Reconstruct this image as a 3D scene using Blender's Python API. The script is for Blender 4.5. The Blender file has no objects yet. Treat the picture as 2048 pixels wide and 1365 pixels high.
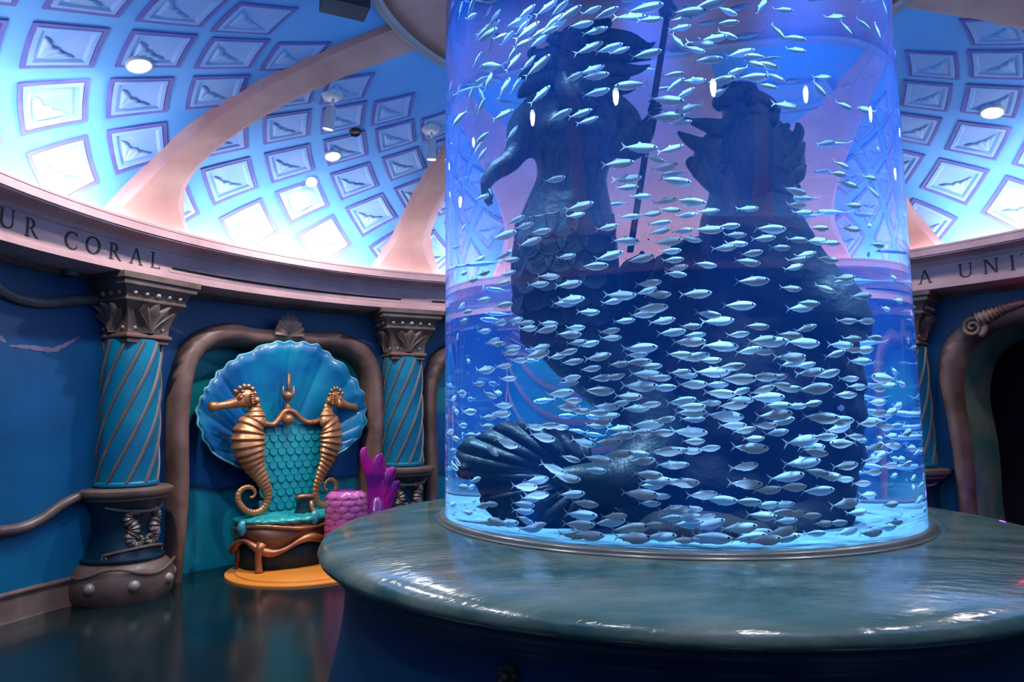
import bpy, bmesh, math, random
from math import sin, cos, pi, radians, degrees, sqrt, atan2, hypot, exp
from mathutils import Vector, Matrix, Quaternion
random.seed(7)
sc = bpy.context.scene
COL = sc.collection

# ---------------------------------------------------------------- camera, world, exposure, large lights
FPX, PITCH, ROLL = 1397.4, 0.1043, -0.0093
CAM = Vector((-0.9185, -4.2, 1.554))
_c, _s, _cp, _sp = cos(ROLL), sin(ROLL), cos(PITCH), sin(PITCH)
RIGHT = Vector((_c, -_sp*_s, _cp*_s)); UP = Vector((-_s, -_sp*_c, _cp*_c)); FWD = Vector((0, _cp, _sp))
cd = bpy.data.cameras.new('camera'); cam = bpy.data.objects.new('camera', cd); COL.objects.link(cam)
cd.sensor_width = 36; cd.lens = 36*FPX/2048; cd.clip_start = 0.02
cam.matrix_world = Matrix(((RIGHT.x, UP.x, -FWD.x, CAM.x), (RIGHT.y, UP.y, -FWD.y, CAM.y), (RIGHT.z, UP.z, -FWD.z, CAM.z), (0, 0, 0, 1)))
sc.camera = cam
w = bpy.data.worlds.new('world'); sc.world = w; w.use_nodes = True
w.node_tree.nodes['Background'].inputs[0].default_value = (0.01, 0.02, 0.05, 1)
w.node_tree.nodes['Background'].inputs[1].default_value = 0.3
sc.view_settings.view_transform = 'Standard'; sc.view_settings.look = 'None'
sc.view_settings.gamma = 1; sc.view_settings.use_curve_mapping = False
sc.view_settings.exposure = 0.0
sc.cycles.max_bounces = 7; sc.cycles.transmission_bounces = 5; sc.cycles.diffuse_bounces = 2
sc.cycles.glossy_bounces = 2; sc.cycles.volume_bounces = 0; sc.cycles.transparent_max_bounces = 8
sc.cycles.caustics_reflective = False; sc.cycles.caustics_refractive = True
sc.cycles.sample_clamp_indirect = 3

def aim(o, target):
    d = Vector(target)-o.location
    o.rotation_euler = d.to_track_quat('-Z', 'Y').to_euler()
def light(name, kind, loc, energy, color, target=None, size=None, **kw):
    l = bpy.data.lights.new(name, kind); o = bpy.data.objects.new(name, l); COL.objects.link(o)
    o.location = loc; l.energy = energy; l.color = color
    for k, v in kw.items(): setattr(l, k, v)
    if target: aim(o, target)
    return o

# room sizes (metres); azimuth measured clockwise from +Y around the tank axis (the origin)
WALL_R, WALL_H = 5.0, 2.81
TANK_R, TANK_Z0, TANK_Z1 = 1.316, 0.975, 4.78
RIBS = [-66, -29, 12.2, 46, 83, 118.5, 154, 189, 224, 259]
def polar(R, az, z): a = radians(az); return Vector((R*sin(a), R*cos(a), z))

# lamps of the tank: a ring of blue-white spots under the canopy, shining down through the water
for k in range(12):
    a = 30*k+10
    light('tank_canopy_lamp', 'SPOT', polar(1.20, a, 4.70), 2600, (0.28, 0.58, 1.0), target=polar(1.20, a, 0.9), spot_size=radians(32), spot_blend=0.9, shadow_soft_size=0.05)
for k in range(10):
    a = 36*k+5
    light('tank_base_fill', 'SPOT', polar(1.285, a, 0.995), 22, (0.40, 0.66, 1.0), target=polar(1.16, a, 3.2), spot_size=radians(75), spot_blend=0.9, shadow_soft_size=0.012)  # unseen uplights added to fill the dark undersides of the fish
# unseen wide fill lights added in the dome bays behind the viewer are built with their fittings below

# ---------------------------------------------------------------- pixel helpers (rays of the photograph, 2048 x 1365)
def ray(px, py): return (FWD + RIGHT*((px-1024)/FPX) + UP*(-(py-682.5)/FPX)).normalized()
def at_R(px, py, R, near=False):
    d = ray(px, py); A = d.x**2+d.y**2; B = 2*(CAM.x*d.x+CAM.y*d.y); C = CAM.x**2+CAM.y**2-R*R
    q = B*B-4*A*C
    t = (-B+(-1 if near else 1)*sqrt(max(q, 0)))/(2*A)
    return CAM+d*t
def at_Z(px, py, z): d = ray(px, py); return CAM+d*((z-CAM.z)/d.z)
def azz(p): return degrees(atan2(p.x, p.y))
def wall_azz(px, py, R=WALL_R): p = at_R(px, py, R); return azz(p), p.z
def refracted(px, py):
    P = at_R(px, py, TANK_R, True); d = ray(px, py); n = Vector((P.x, P.y, 0)).normalized()
    ci = -d.dot(n); e = 1/1.33; k = 1-e*e*(1-ci*ci)
    return P, (d*e + n*(e*ci-sqrt(k))).normalized()
TC = Vector((CAM.x, CAM.y, 0)).normalized()
def tank_q(px, py, q=0.0):
    P, d = refracted(px, py); t = (q-P.dot(TC))/d.dot(TC); return P+d*t
def tank_t(px, py, t): P, d = refracted(px, py); return P+d*t, P

# ---------------------------------------------------------------- materials
MATS = {}
def M(name, col, rough=0.5, metal=0.0, col2=None, scale=4.0, bump=0.0, bscale=None, stretch=None, detail=4, emit=None, estr=0, coat=0, lo=.35, hi=.65, spec=0.5, sss=None):
    if name in MATS: return MATS[name]
    m = bpy.data.materials.new(name); m.use_nodes = True; nt = m.node_tree; b = nt.nodes['Principled BSDF']
    b.inputs['Base Color'].default_value = (*col, 1); b.inputs['Roughness'].default_value = rough; b.inputs['Metallic'].default_value = metal
    b.inputs['Coat Weight'].default_value = coat; b.inputs['Coat Roughness'].default_value = .1; b.inputs['Specular IOR Level'].default_value = spec
    if emit: b.inputs['Emission Color'].default_value = (*emit, 1); b.inputs['Emission Strength'].default_value = estr
    if col2 or bump:
        tc = nt.nodes.new('ShaderNodeTexCoord'); mp = nt.nodes.new('ShaderNodeMapping'); nt.links.new(tc.outputs['Object'], mp.inputs[0])
        if stretch: mp.inputs['Scale'].default_value = stretch
        nz = nt.nodes.new('ShaderNodeTexNoise'); nz.inputs['Scale'].default_value = scale; nz.inputs['Detail'].default_value = detail
        nt.links.new(mp.outputs[0], nz.inputs[0])
        if col2:
            r = nt.nodes.new('ShaderNodeValToRGB'); r.color_ramp.elements[0].color = (*col, 1); r.color_ramp.elements[1].color = (*col2, 1)
            r.color_ramp.elements[0].position = lo; r.color_ramp.elements[1].position = hi
            nt.links.new(nz.outputs[0], r.inputs[0]); nt.links.new(r.outputs[0], b.inputs['Base Color'])
        if bump:
            n2 = nt.nodes.new('ShaderNodeTexNoise'); n2.inputs['Scale'].default_value = bscale or scale*3; n2.inputs['Detail'].default_value = 3
            nt.links.new(mp.outputs[0], n2.inputs[0])
            bp = nt.nodes.new('ShaderNodeBump'); bp.inputs['Strength'].default_value = bump; bp.inputs['Distance'].default_value = 0.02
            nt.links.new(n2.outputs[0], bp.inputs['Height']); nt.links.new(bp.outputs[0], b.inputs['Normal'])
    MATS[name] = m; return m

def water_material():
    m = bpy.data.materials.new('tank_water'); m.use_nodes = True; nt = m.node_tree; nt.nodes.clear()
    out = nt.nodes.new('ShaderNodeOutputMaterial'); g = nt.nodes.new('ShaderNodeBsdfGlass'); g.inputs['IOR'].default_value = 1.33
    g.inputs['Roughness'].default_value = 0; g.inputs['Color'].default_value = (1, 1, 1, 1)
    v = nt.nodes.new('ShaderNodeVolumeScatter'); v.inputs['Color'].default_value = (0.015, 0.18, 1.0, 1); v.inputs['Density'].default_value = WATER_SCATTER
    b = nt.nodes.new('ShaderNodeVolumeAbsorption'); b.inputs['Color'].default_value = (0.30, 0.62, 1, 1); b.inputs['Density'].default_value = WATER_ABSORB
    ad = nt.nodes.new('ShaderNodeAddShader'); nt.links.new(v.outputs[0], ad.inputs[0]); nt.links.new(b.outputs[0], ad.inputs[1])
    gl = nt.nodes.new('ShaderNodeBsdfGlossy'); gl.inputs['Roughness'].default_value = 0.0; mx = nt.nodes.new('ShaderNodeMixShader'); mx.inputs[0].default_value = 0.035
    nt.links.new(g.outputs[0], mx.inputs[1]); nt.links.new(gl.outputs[0], mx.inputs[2])
    nt.links.new(mx.outputs[0], out.inputs['Surface']); nt.links.new(ad.outputs[0], out.inputs['Volume'])
    return m
WATER_SCATTER, WATER_ABSORB = 0.085, 0.03

# ---------------------------------------------------------------- mesh helpers
def finish(o, label=None, cat=None, group=None, kind=None):
    if label: o['label'] = label
    if cat: o['category'] = cat
    if group: o['group'] = group
    if kind: o['kind'] = kind
    return o
PM = {}
def thing(name, label, cat, loc=(0, 0, 0), rotz=0.0, group=None, kind=None):
    o = bpy.data.objects.new(name, None); COL.objects.link(o); o.empty_display_size = .1
    o.location = loc; o.rotation_euler = (0, 0, rotz)
    PM[o] = Matrix.Translation(Vector(loc)) @ Matrix.Rotation(rotz, 4, 'Z')
    return finish(o, label, cat, group, kind)
def mk(name, verts, faces, mat, parent=None, smooth=True, world=True, label=None, cat=None, group=None, kind=None, mats=None, mi=None):
    me = bpy.data.meshes.new(name); me.from_pydata([tuple(v) for v in verts], [], faces); me.validate()
    for m in (mats or [mat]): me.materials.append(m)
    if mi: me.polygons.foreach_set('material_index', mi)
    if smooth: me.polygons.foreach_set('use_smooth', [True]*len(me.polygons))
    me.update()
    return link(name, me, parent, world, label, cat, group, kind)
def link(name, me, parent=None, world=True, label=None, cat=None, group=None, kind=None):
    o = bpy.data.objects.new(name, me); COL.objects.link(o)
    if parent:
        o.parent = parent
        if world and parent in PM: o.matrix_parent_inverse = PM[parent].inverted()
    return finish(o, label, cat, group, kind)
def autosmooth(o, deg=35):
    me = o.data; bm = bmesh.new(); bm.from_mesh(me)
    lim = radians(deg)
    for e in bm.edges:
        if len(e.link_faces) == 2 and e.calc_face_angle(0) > lim: e.smooth = False
    bm.to_mesh(me); bm.free(); return o
def fix(o):
    bm = bmesh.new(); bm.from_mesh(o.data); bmesh.ops.recalc_face_normals(bm, faces=bm.faces); bm.to_mesh(o.data); bm.free(); return o
class MB:
    """collects simple solids into one vertex / face list"""
    def __init__(s): s.v = []; s.f = []
    def add(s, v, f): k = len(s.v); s.v += [Vector(x) for x in v]; s.f += [tuple(i+k for i in q) for q in f]; return s
    def box(s, c, d, R=None):
        vs = [Vector((x*d[0]/2, y*d[1]/2, z*d[2]/2)) for x in (-1, 1) for y in (-1, 1) for z in (-1, 1)]
        if R: vs = [R @ v for v in vs]
        return s.add([Vector(c)+v for v in vs], [(0, 1, 3, 2), (4, 6, 7, 5), (0, 4, 5, 1), (2, 3, 7, 6), (0, 2, 6, 4), (1, 5, 7, 3)])
    def sphere(s, c, r, u=12, w=8, sc=(1, 1, 1), R=None):
        vs = []; fs = []
        for j in range(w+1):
            t = pi*j/w
            for i in range(u):
                a = 2*pi*i/u; p = Vector((sin(t)*cos(a)*r*sc[0], sin(t)*sin(a)*r*sc[1], cos(t)*r*sc[2]))
                vs.append(Vector(c)+(R @ p if R else p))
        for j in range(w):
            for i in range(u):
                fs.append((j*u+i, (j+1)*u+i, (j+1)*u+(i+1) % u, j*u+(i+1) % u))
        return s.add(vs, fs)
    def lathe(s, prof, seg=48, a0=0, a1=360, c=(0, 0, 0), closed_prof=False):
        full = abs(a1-a0) >= 359.99; n = seg if full else seg+1; vs = []; fs = []; m = len(prof)
        for i in range(n):
            a = radians(a0+(a1-a0)*i/seg)
            for r, z in prof: vs.append(Vector((c[0]+r*sin(a), c[1]+r*cos(a), c[2]+z)))
        for i in range(seg):
            j = (i+1) % n
            for k in range(m if closed_prof else m-1):
                l = (k+1) % m; fs.append((i*m+k, i*m+l, j*m+l, j*m+k))
        return s.add(vs, fs)
    def tube(s, pts, rad, seg=10, cap=True, up=None, flat=1.0):
        pts = [Vector(p) for p in pts]; n = len(pts)
        if not hasattr(rad, '__len__'): rad = [rad]*n
        T = [(pts[min(i+1, n-1)]-pts[max(i-1, 0)]).normalized() for i in range(n)]
        N = Vector(up) if up else (Vector((0, 0, 1)) if abs(T[0].z) < .9 else Vector((1, 0, 0)))
        vs = []; fs = []
        for i in range(n):
            N = (N-T[i]*N.dot(T[i])); N.normalize(); Bn = T[i].cross(N)
            for k in range(seg):
                a = 2*pi*k/seg; vs.append(pts[i]+N*(cos(a)*rad[i]*flat)+Bn*(sin(a)*rad[i]))
        for i in range(n-1):
            for k in range(seg): fs.append((i*seg+k, i*seg+(k+1) % seg, (i+1)*seg+(k+1) % seg, (i+1)*seg+k))
        if cap: fs.append(tuple(range(seg-1, -1, -1))); fs.append(tuple((n-1)*seg+k for k in range(seg)))
        return s.add(vs, fs)
    def sweep(s, pts, secs, closed_sec=True, cap=True):
        """pts: list of (origin, X axis, Y axis); secs: one 2-d section or one per point"""
        n = len(pts); fs = []; vs = []
        for i, (o, X, Y) in enumerate(pts):
            se = secs[i] if isinstance(secs[0][0], (list, tuple)) else secs
            for a, b in se: vs.append(Vector(o)+Vector(X)*a+Vector(Y)*b)
        m = len(vs)//n
        for i in range(n-1):
            for k in range(m if closed_sec else m-1):
                l = (k+1) % m; fs.append((i*m+k, i*m+l, (i+1)*m+l, (i+1)*m+k))
        if cap and closed_sec: fs.append(tuple(range(m-1, -1, -1))); fs.append(tuple((n-1)*m+k for k in range(m)))
        return s.add(vs, fs)
    def build(s, name, mat, parent=None, **kw): return mk(name, s.v, s.f, mat, parent, **kw)
def smooth_path(pts, sub=6):
    """Catmull-Rom through 2-d or 3-d points (tuples)"""
    P = [tuple(p) for p in pts]; P = [P[0]]+P+[P[-1]]; out = []
    for i in range(1, len(P)-2):
        for k in range(sub):
            t = k/sub; p0, p1, p2, p3 = P[i-1], P[i], P[i+1], P[i+2]
            out.append(tuple(.5*((2*b)+(-a+c)*t+(2*a-5*b+4*c-d)*t*t+(-a+3*b-3*c+d)*t**3) for a, b, c, d in zip(p0, p1, p2, p3)))
    out.append(P[-2]); return out
def lerp(a, b, t): return a+(b-a)*t
import bisect
def interp(x, xs, ys):
    if x <= xs[0]: return ys[0]
    if x >= xs[-1]: return ys[-1]
    i = bisect.bisect_right(xs, x)-1; d = xs[i+1]-xs[i]
    return lerp(ys[i], ys[i+1], (x-xs[i])/d if d > 1e-12 else 0)
# ================================================================ the round hall
BRONZE = M('aged_brown_stone', (0.085, 0.058, 0.055), .55, 0, (0.15, 0.105, 0.10), 3, .25, 14)
CORN = M('cornice_mauve_stone', (0.44, 0.26, 0.28), .6, 0, (0.60, 0.37, 0.38), 2.2, .15, 20)
WALLBLUE = M('wall_blue_mural', (0.0, 0.055, 0.20), .5, 0, (0.0, 0.12, 0.28), .7, .05, 8, stretch=(1, 1, 2.2))
FLOOR = M('floor_dark_teal', (0.002, 0.016, 0.024), .16, 0, (0.010, 0.022, 0.024), 1.3, .04, 3)
DOME = M('dome_blue_paint', (0.10, 0.36, 0.84), .7, 0, (0.15, 0.43, 0.86), 1.2, .03, 10)
RIBM = M('rib_terracotta', (0.46, 0.19, 0.155), .6, 0, (0.62, 0.32, 0.275), 2.0, .08, 12)

# ---- floor
mb = MB(); mb.lathe([(0.01, 0), (1.0, 0), (2.0, 0), (3.2, 0), (4.4, 0), (6.4, 0), (6.4, -.1)], 96)
mb.build('floor', FLOOR, kind='structure', label='dark glossy teal floor of the round hall')

# ---- dome (ceiling): superellipse of revolution
DA, DB, DZ, DN = 4.62, 1.28, 3.2, 2.4
_th = [pi/2*i/600 for i in range(601)]
_prof = [(DA*cos(t)**(2/DN) if t < pi/2-1e-9 else 0.0, DZ+DB*sin(t)**(2/DN)) for t in _th]
_arc = [0.0]
for i in range(600): _arc.append(_arc[-1]+hypot(_prof[i+1][0]-_prof[i][0], _prof[i+1][1]-_prof[i][1]))
_pr = [p[0] for p in _prof]; _pz = [p[1] for p in _prof]
def dome_rz(s):
    if s < 0: return DA, DZ+s
    return interp(s, _arc, _pr), interp(s, _arc, _pz)
def dome_n(s):
    r0, z0 = dome_rz(s-.02); r1, z1 = dome_rz(s+.02); l = hypot(r1-r0, z1-z0); return (-(z1-z0)/l, (r1-r0)/l)   # inward (down / toward axis)
def dome_pt(az, s, off=0.0):
    r, z = dome_rz(s); n = dome_n(s); nr, nz = n[0], -abs(n[1])
    return polar(r+nr*off, az, z+nz*off)
S_TOP = 3.45
prof = [(DA+.0, 3.06)]+[dome_rz(S_TOP*i/48) for i in range(49)]
mb = MB(); mb.lathe(prof, 120); ceiling = mb.build('ceiling', DOME, kind='structure', label='pale blue painted dome with diamond coffers between ribs')

# ribs
S_RIB = interp(-1.84, [-r for r in _pr], _arc)
def make_rib(az, side):
    n = 40; pts = []; rows = []
    mb = MB()
    vs = []; fs = []; m = 6
    for i in range(n+1):
        s = S_RIB*(i/n)**1.25; r, z = dome_rz(s)
        fl = exp(-(s/.36)**1.6)
        hb = .125+.24*fl; hl = hb+.015+(.0 if side > 0 else .13)+.03*fl; hr = hb+.015+(.13 if side > 0 else 0.)+.03*fl
        if side == 0: hl = hr = hb+.07
        dep = interp(s, [0, .8, 1.6, 2.4, 3.2], [.16, .14, .10, .065, .05])
        for u, off in ((-hl, -.03), (-hl+.004, .0), (-hb, dep), (hb, dep), (hr-.004, 0), (hr, -.03)):
            a = az+degrees(u/max(r, .6)); vs.append(dome_pt(a, s, off))
    for i in range(n):
        for k in range(m-1): fs.append((i*m+k, i*m+k+1, (i+1)*m+k+1, (i+1)*m+k))
    fs.append(tuple(range(m-1, -1, -1)))
    mb.add(vs, fs); o = mb.build('rib', RIBM, ceiling); autosmooth(o, 25); return o
for az in RIBS:
    make_rib(az, 1 if -70 < az < 0 else (-1 if 40 < az < 90 else 0))

# coffers
CFRAME = M('coffer_violet_border', (0.10, 0.10, 0.38), .7, 0, (0.14, 0.13, 0.42), 6)
CPANEL = M('coffer_pale_panel', (0.22, 0.42, 0.82), .7, 0, (0.30, 0.46, 0.83), 5, .1, 12)
CREL = M('coffer_relief_plaster', (0.26, 0.47, 0.84), .6, 0, (0.38, 0.55, 0.87), 7, .15, 16)
ROWS = [.31, .75, 1.18, 1.62, 2.02, 2.38]
def coffer_geo(s0, ha, hs, az0=0.0):
    def P(p, q, off): return dome_pt(az0+ha*(p-q)/2, s0+hs*(p+q)/2, off)
    def ring(levels, sub=4):
        v = []; f = []; per = [(-1, -1), (1, -1), (1, 1), (-1, 1)]; m = 4*sub
        for k, off in levels:
            for e in range(4):
                for j in range(sub):
                    a, b = per[e], per[(e+1) % 4]; t = j/sub; v.append(P(k*lerp(a[0], b[0], t), k*lerp(a[1], b[1], t), off))
        for L in range(len(levels)-1):
            for j in range(m): f.append((L*m+j, L*m+(j+1) % m, (L+1)*m+(j+1) % m, (L+1)*m+j))
        return v, f, m
    fr = ring([(1.0, -.005), (1.0, .012), (.87, .012), (.87, -.005)])
    pv, pf, m = ring([(.87, .002), (.84, .016), (.72, .016), (.62, .003)])
    k = len(pv); g = 6
    for i in range(g+1):
        for j in range(g+1): pv.append(P(-.62+1.24*i/g, -.62+1.24*j/g, .003))
    for i in range(g):
        for j in range(g): pf.append((k+i*(g+1)+j, k+(i+1)*(g+1)+j, k+(i+1)*(g+1)+j+1, k+i*(g+1)+j+1))
    # relief: draped triangular form, apex at the lower corner, wavy upper edge
    rv = []; rf = []; na, nb = 7, 22
    for a in range(na+1):
        for b in range(nb+1):
            t = b/nb; th = t*pi/2; A = a/na
            Rb = 1.20-.46*sin(pi*t)**.8+.07*sin(pi*t*5+.4)*sin(pi*t)
            ri = A*Rb
            h = .004+.016*(sin(pi*min(1, A*.86))**.6)*(.45+.55*abs(cos(pi*t*3.5)))*(1-.2*A)
            if a == na: ri = (na-1)/na*Rb*1.02
            if a == na or t < .01 or t > .99: h = .0
            rv.append(P(-.58+ri*cos(th)*.98, -.58+ri*sin(th)*.98, h))
    for a in range(na):
        for b in range(nb): rf.append((a*(nb+1)+b, a*(nb+1)+b+1, (a+1)*(nb+1)+b+1, (a+1)*(nb+1)+b))
    return (fr[0], fr[1]), (pv, pf), (rv, rf)
CELLS = []   # (az_left, az_right, phase of row 1)
_r = sorted([((a+180) % 360)-180 for a in RIBS])
_phase = {-101: -81.5, -66: -46.7, 46: 54.2}
for i, a in enumerate(_r):
    b = _r[(i+1) % len(_r)]; b = b if b > a else b+360
    CELLS.append((a, b, _phase.get(a, (a+b)/2)))
PITCH_AZ = 11.0
_row_me = {}
def bisect_me(me, az, keep_right):
    bm = bmesh.new(); bm.from_mesh(me); a = radians(az); n = Vector((cos(a), -sin(a), 0))
    bmesh.ops.bisect_plane(bm, geom=bm.verts[:]+bm.edges[:]+bm.faces[:], plane_co=(0, 0, 0), plane_no=n, clear_inner=keep_right, clear_outer=not keep_right)
    bm.to_mesh(me); bm.free(); me.update()
def mesh_of(nm, vf, mat):
    me = bpy.data.meshes.new(nm); me.from_pydata([tuple(v) for v in vf[0]], [], vf[1]); me.materials.append(mat)
    me.polygons.foreach_set('use_smooth', [nm == 'relief']*len(me.polygons)); me.update(); return me
for ri, s0 in enumerate(ROWS):
    ha, hs = .385*PITCH_AZ, .385*.86
    parts = coffer_geo(s0, ha, hs)
    names = ('coffer', 'panel', 'relief'); mm = (CFRAME, CPANEL, CREL)
    base = [mesh_of(n, p, m) for n, p, m in zip(names, parts, mm)]
    for a, b, ph in CELLS:
        k = -4
        while k <= 4:
            az = ph+(k+(.5 if ri % 2 == 0 else 0))*PITCH_AZ; k += 1
            if az < a+.6 or az > b-.6: continue
            clipL = az-ha < a; clipR = az+ha > b
            if clipL or clipR:
                mes = [mesh_of(n, p, m) for n, p, m in zip(names, coffer_geo(s0, ha, hs, az), mm)]
                for me in mes: bisect_me(me, a if clipL else b, clipL)
                rot = 0.0
            else: mes = base; rot = -radians(az)
            root = link('coffer', mes[0], ceiling); root.rotation_euler = (0, 0, rot)
            for n, me in zip(names[1:], mes[1:]): link(n, me, root)

# ---- cornice ring with cove light trough
cprof = [(4.64, 3.135), (4.43, 3.135), (4.40, 3.145), (4.385, 3.217), (4.347, 3.217), (4.347, 3.196), (4.354, 3.192), (4.347, 3.188), (4.347, 3.128), (4.358, 3.124), (4.358, 3.114), (4.368, 3.110),
         (4.42, 3.112), (4.475, 3.105), (4.512, 3.090), (4.527, 3.070), (4.527, 3.062), (4.534, 3.060), (4.534, 3.052), (4.546, 3.050), (4.546, 2.852), (4.538, 2.849), (4.537, 2.805), (4.56, 2.800), (5.0, 2.800), (5.25, 2.80), (5.25, 3.135)]
mb = MB(); mb.lathe(cprof, 180, closed_prof=True); cornice = mb.build('trim_1', CORN, kind='structure', label='mauve stone cornice ring with carved lettering under the dome'); autosmooth(fix(cornice), 20)
COVE = M('cove_led_strip', (1, 1, 1), emit=(0.82, 0.90, 1.0), estr=32.0)
mb = MB(); mb.lathe([(4.42, 3.160), (4.54, 3.160), (4.54, 3.145), (4.42, 3.145)], 90, closed_prof=True); cove = mb.build('cove_light_strip', COVE, label='cool white cove light strip hidden behind the cornice lip', cat='light'); fix(cove)

# ---- tank plinth
PLTOP = M('plinth_verdigris_top', (0.03, 0.105, 0.095), .2, 0, (0.15, 0.215, 0.18), 3.0, .30, 16, stretch=(.6, 2.2, 1), detail=7, coat=.5, lo=.36, hi=.64)
PLBODY = M('plinth_blue_body', (0.0, 0.035, 0.11), .4, 0, (0.0, 0.055, 0.14), 1.5, .05, 8)
plinth = thing('tank_plinth', 'wide round stone plinth with glossy grey-green top carrying the tank', 'plinth')
top = [(1.30, .93), (1.30, .972), (1.40, .970), (1.62, .955), (1.80, .934), (1.90, .917), (1.95, .902), (1.985, .880), (1.998, .852), (1.99, .828), (1.965, .812), (1.93, .806), (1.93, .80), (1.30, .80)]
mb = MB(); mb.lathe(top, 160, closed_prof=True); fix(mb.build('top_slab', PLTOP, plinth))
body = [(1.935, .80), (1.93, .775), (1.90, .76), (1.885, .755), (1.885, .73), (1.87, .725), (1.86, .70), (1.855, .62), (1.865, .5), (1.89, .36), (1.925, .22), (1.95, .12), (1.96, .0)]
mb = MB(); mb.lathe(body, 160); mb.build('body', PLBODY, plinth)

_p = at_R(1015, 1352, 1.862, True)
mb = MB()
for k in range(8):
    a = 2*pi*k/8; c_ = Vector((cos(a)*.03, sin(a)*.03)); n_ = Vector((_p.x, _p.y, 0)).normalized(); u_ = Vector((-n_.y, n_.x, 0))
    mb.sphere(_p+u_*c_.x+Vector((0, 0, c_.y)), .018, 8, 6)
mb.sphere(_p+n_*.01, .02, 10, 6); mb.build('rosette', M('rosette_bronze', (0.05, 0.045, 0.03), .5), plinth)
# ---- the aquarium cylinder (water behind clear acrylic) and its base ring
tank = thing('aquarium_tank', 'tall clear cylindrical aquarium full of blue water', 'aquarium', (0, 0, TANK_Z0))
WATER = water_material()
mb = MB(); mb.lathe([(0.0001, TANK_Z0), (TANK_R, TANK_Z0), (TANK_R, TANK_Z1), (0.0001, TANK_Z1)], 256)
o = mb.build('water', WATER, tank); bm = bmesh.new(); bm.from_mesh(o.data); bmesh.ops.remove_doubles(bm, verts=bm.verts, dist=.0005); bmesh.ops.recalc_face_normals(bm, faces=bm.faces); bm.to_mesh(o.data); bm.free(); autosmooth(o, 40)
RIMM = M('tank_base_ring', (0.16, 0.19, 0.175), .25, .3, (0.22, 0.24, 0.22), 5)
ringp = [(TANK_R+.002, .973), (TANK_R+.002, .992), (TANK_R+.012, 1.000), (TANK_R+.026, .996), (TANK_R+.034, .984), (TANK_R+.030, .976), (TANK_R+.05, .974), (TANK_R+.05, .972)]
mb = MB(); mb.lathe(ringp, 160); mb.build('base_ring', RIMM, tank)
SAND = M('tank_floor_sand', (0.03, 0.09, 0.16), .8, 0, (0.07, 0.16, 0.24), 12, .4, 30)
mb = MB(); mb.lathe([(0.0, .985), (.6, .987), (1.27, .984)], 64); mb.build('sand_bed', SAND, tank)

# ---- canopy above the tank
CANM = M('canopy_terracotta', (0.40, 0.15, 0.12), .5, 0, (0.50, 0.21, 0.17), 3, .1, 10)
LIPM = M('canopy_lip', (0.27, 0.19, 0.185), .5, 0, (0.33, 0.24, 0.23), 3)
canopy = thing('tank_canopy', 'terracotta flared canopy disc around the top of the tank', 'canopy', (0, 0, 4.33))
mb = MB(); mb.lathe([(1.80, 4.365), (1.70, 4.40), (1.55, 4.44), (1.40, 4.47), (1.325, 4.48), (1.325, 4.60), (1.80, 4.60)], 128, closed_prof=True); fix(mb.build('soffit', CANM, canopy))
mb = MB(); mb.lathe([(1.80, 4.34), (1.83, 4.328), (1.862, 4.335), (1.872, 4.36), (1.86, 4.385), (1.86, 4.60), (1.80, 4.60)], 128, closed_prof=True); fix(mb.build('rim', LIPM, canopy))
# ================================================================ walls, niche frames, columns, frieze
def cyl(R, az, z): return polar(R, az, z)
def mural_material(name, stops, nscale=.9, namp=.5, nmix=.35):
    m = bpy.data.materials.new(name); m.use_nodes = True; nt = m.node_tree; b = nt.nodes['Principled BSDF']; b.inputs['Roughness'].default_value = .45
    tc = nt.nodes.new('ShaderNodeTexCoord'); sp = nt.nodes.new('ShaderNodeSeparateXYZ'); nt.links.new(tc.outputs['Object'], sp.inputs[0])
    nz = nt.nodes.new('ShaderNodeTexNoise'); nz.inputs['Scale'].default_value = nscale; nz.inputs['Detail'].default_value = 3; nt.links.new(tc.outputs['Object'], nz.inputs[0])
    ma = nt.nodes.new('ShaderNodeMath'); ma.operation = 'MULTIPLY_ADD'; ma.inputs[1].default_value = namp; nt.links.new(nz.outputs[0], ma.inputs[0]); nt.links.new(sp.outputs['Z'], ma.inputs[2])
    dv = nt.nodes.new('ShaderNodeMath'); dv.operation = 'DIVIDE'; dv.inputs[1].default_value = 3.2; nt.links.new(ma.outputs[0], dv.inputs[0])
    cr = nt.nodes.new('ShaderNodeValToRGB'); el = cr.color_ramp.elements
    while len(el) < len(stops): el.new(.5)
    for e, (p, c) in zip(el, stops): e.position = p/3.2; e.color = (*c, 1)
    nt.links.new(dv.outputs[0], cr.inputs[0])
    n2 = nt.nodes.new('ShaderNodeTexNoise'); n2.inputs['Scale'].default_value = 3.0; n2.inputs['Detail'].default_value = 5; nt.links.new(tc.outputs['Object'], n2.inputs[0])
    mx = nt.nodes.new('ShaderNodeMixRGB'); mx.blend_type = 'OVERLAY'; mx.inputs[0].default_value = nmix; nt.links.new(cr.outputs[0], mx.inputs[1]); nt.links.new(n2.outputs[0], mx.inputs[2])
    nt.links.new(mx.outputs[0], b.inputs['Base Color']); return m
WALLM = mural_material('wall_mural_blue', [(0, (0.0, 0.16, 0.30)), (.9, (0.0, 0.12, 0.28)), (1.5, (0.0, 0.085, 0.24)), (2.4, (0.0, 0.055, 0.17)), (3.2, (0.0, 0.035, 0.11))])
NICHEM = mural_material('niche_mural_teal', [(0, (0.0, 0.22, 0.36)), (.95, (0.0, 0.23, 0.38)), (1.0, (0.0, 0.03, 0.08)), (1.06, (0.0, 0.08, 0.30)), (1.75, (0.0, 0.10, 0.32)), (1.85, (0.0, 0.24, 0.28)), (3.0, (0.0, 0.26, 0.30))], 1.1, .35)
FRAMEM = M('frame_driftwood_stone', (0.11, 0.055, 0.04), .45, 0, (0.26, 0.145, 0.115), 2.6, .5, 9)
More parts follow.
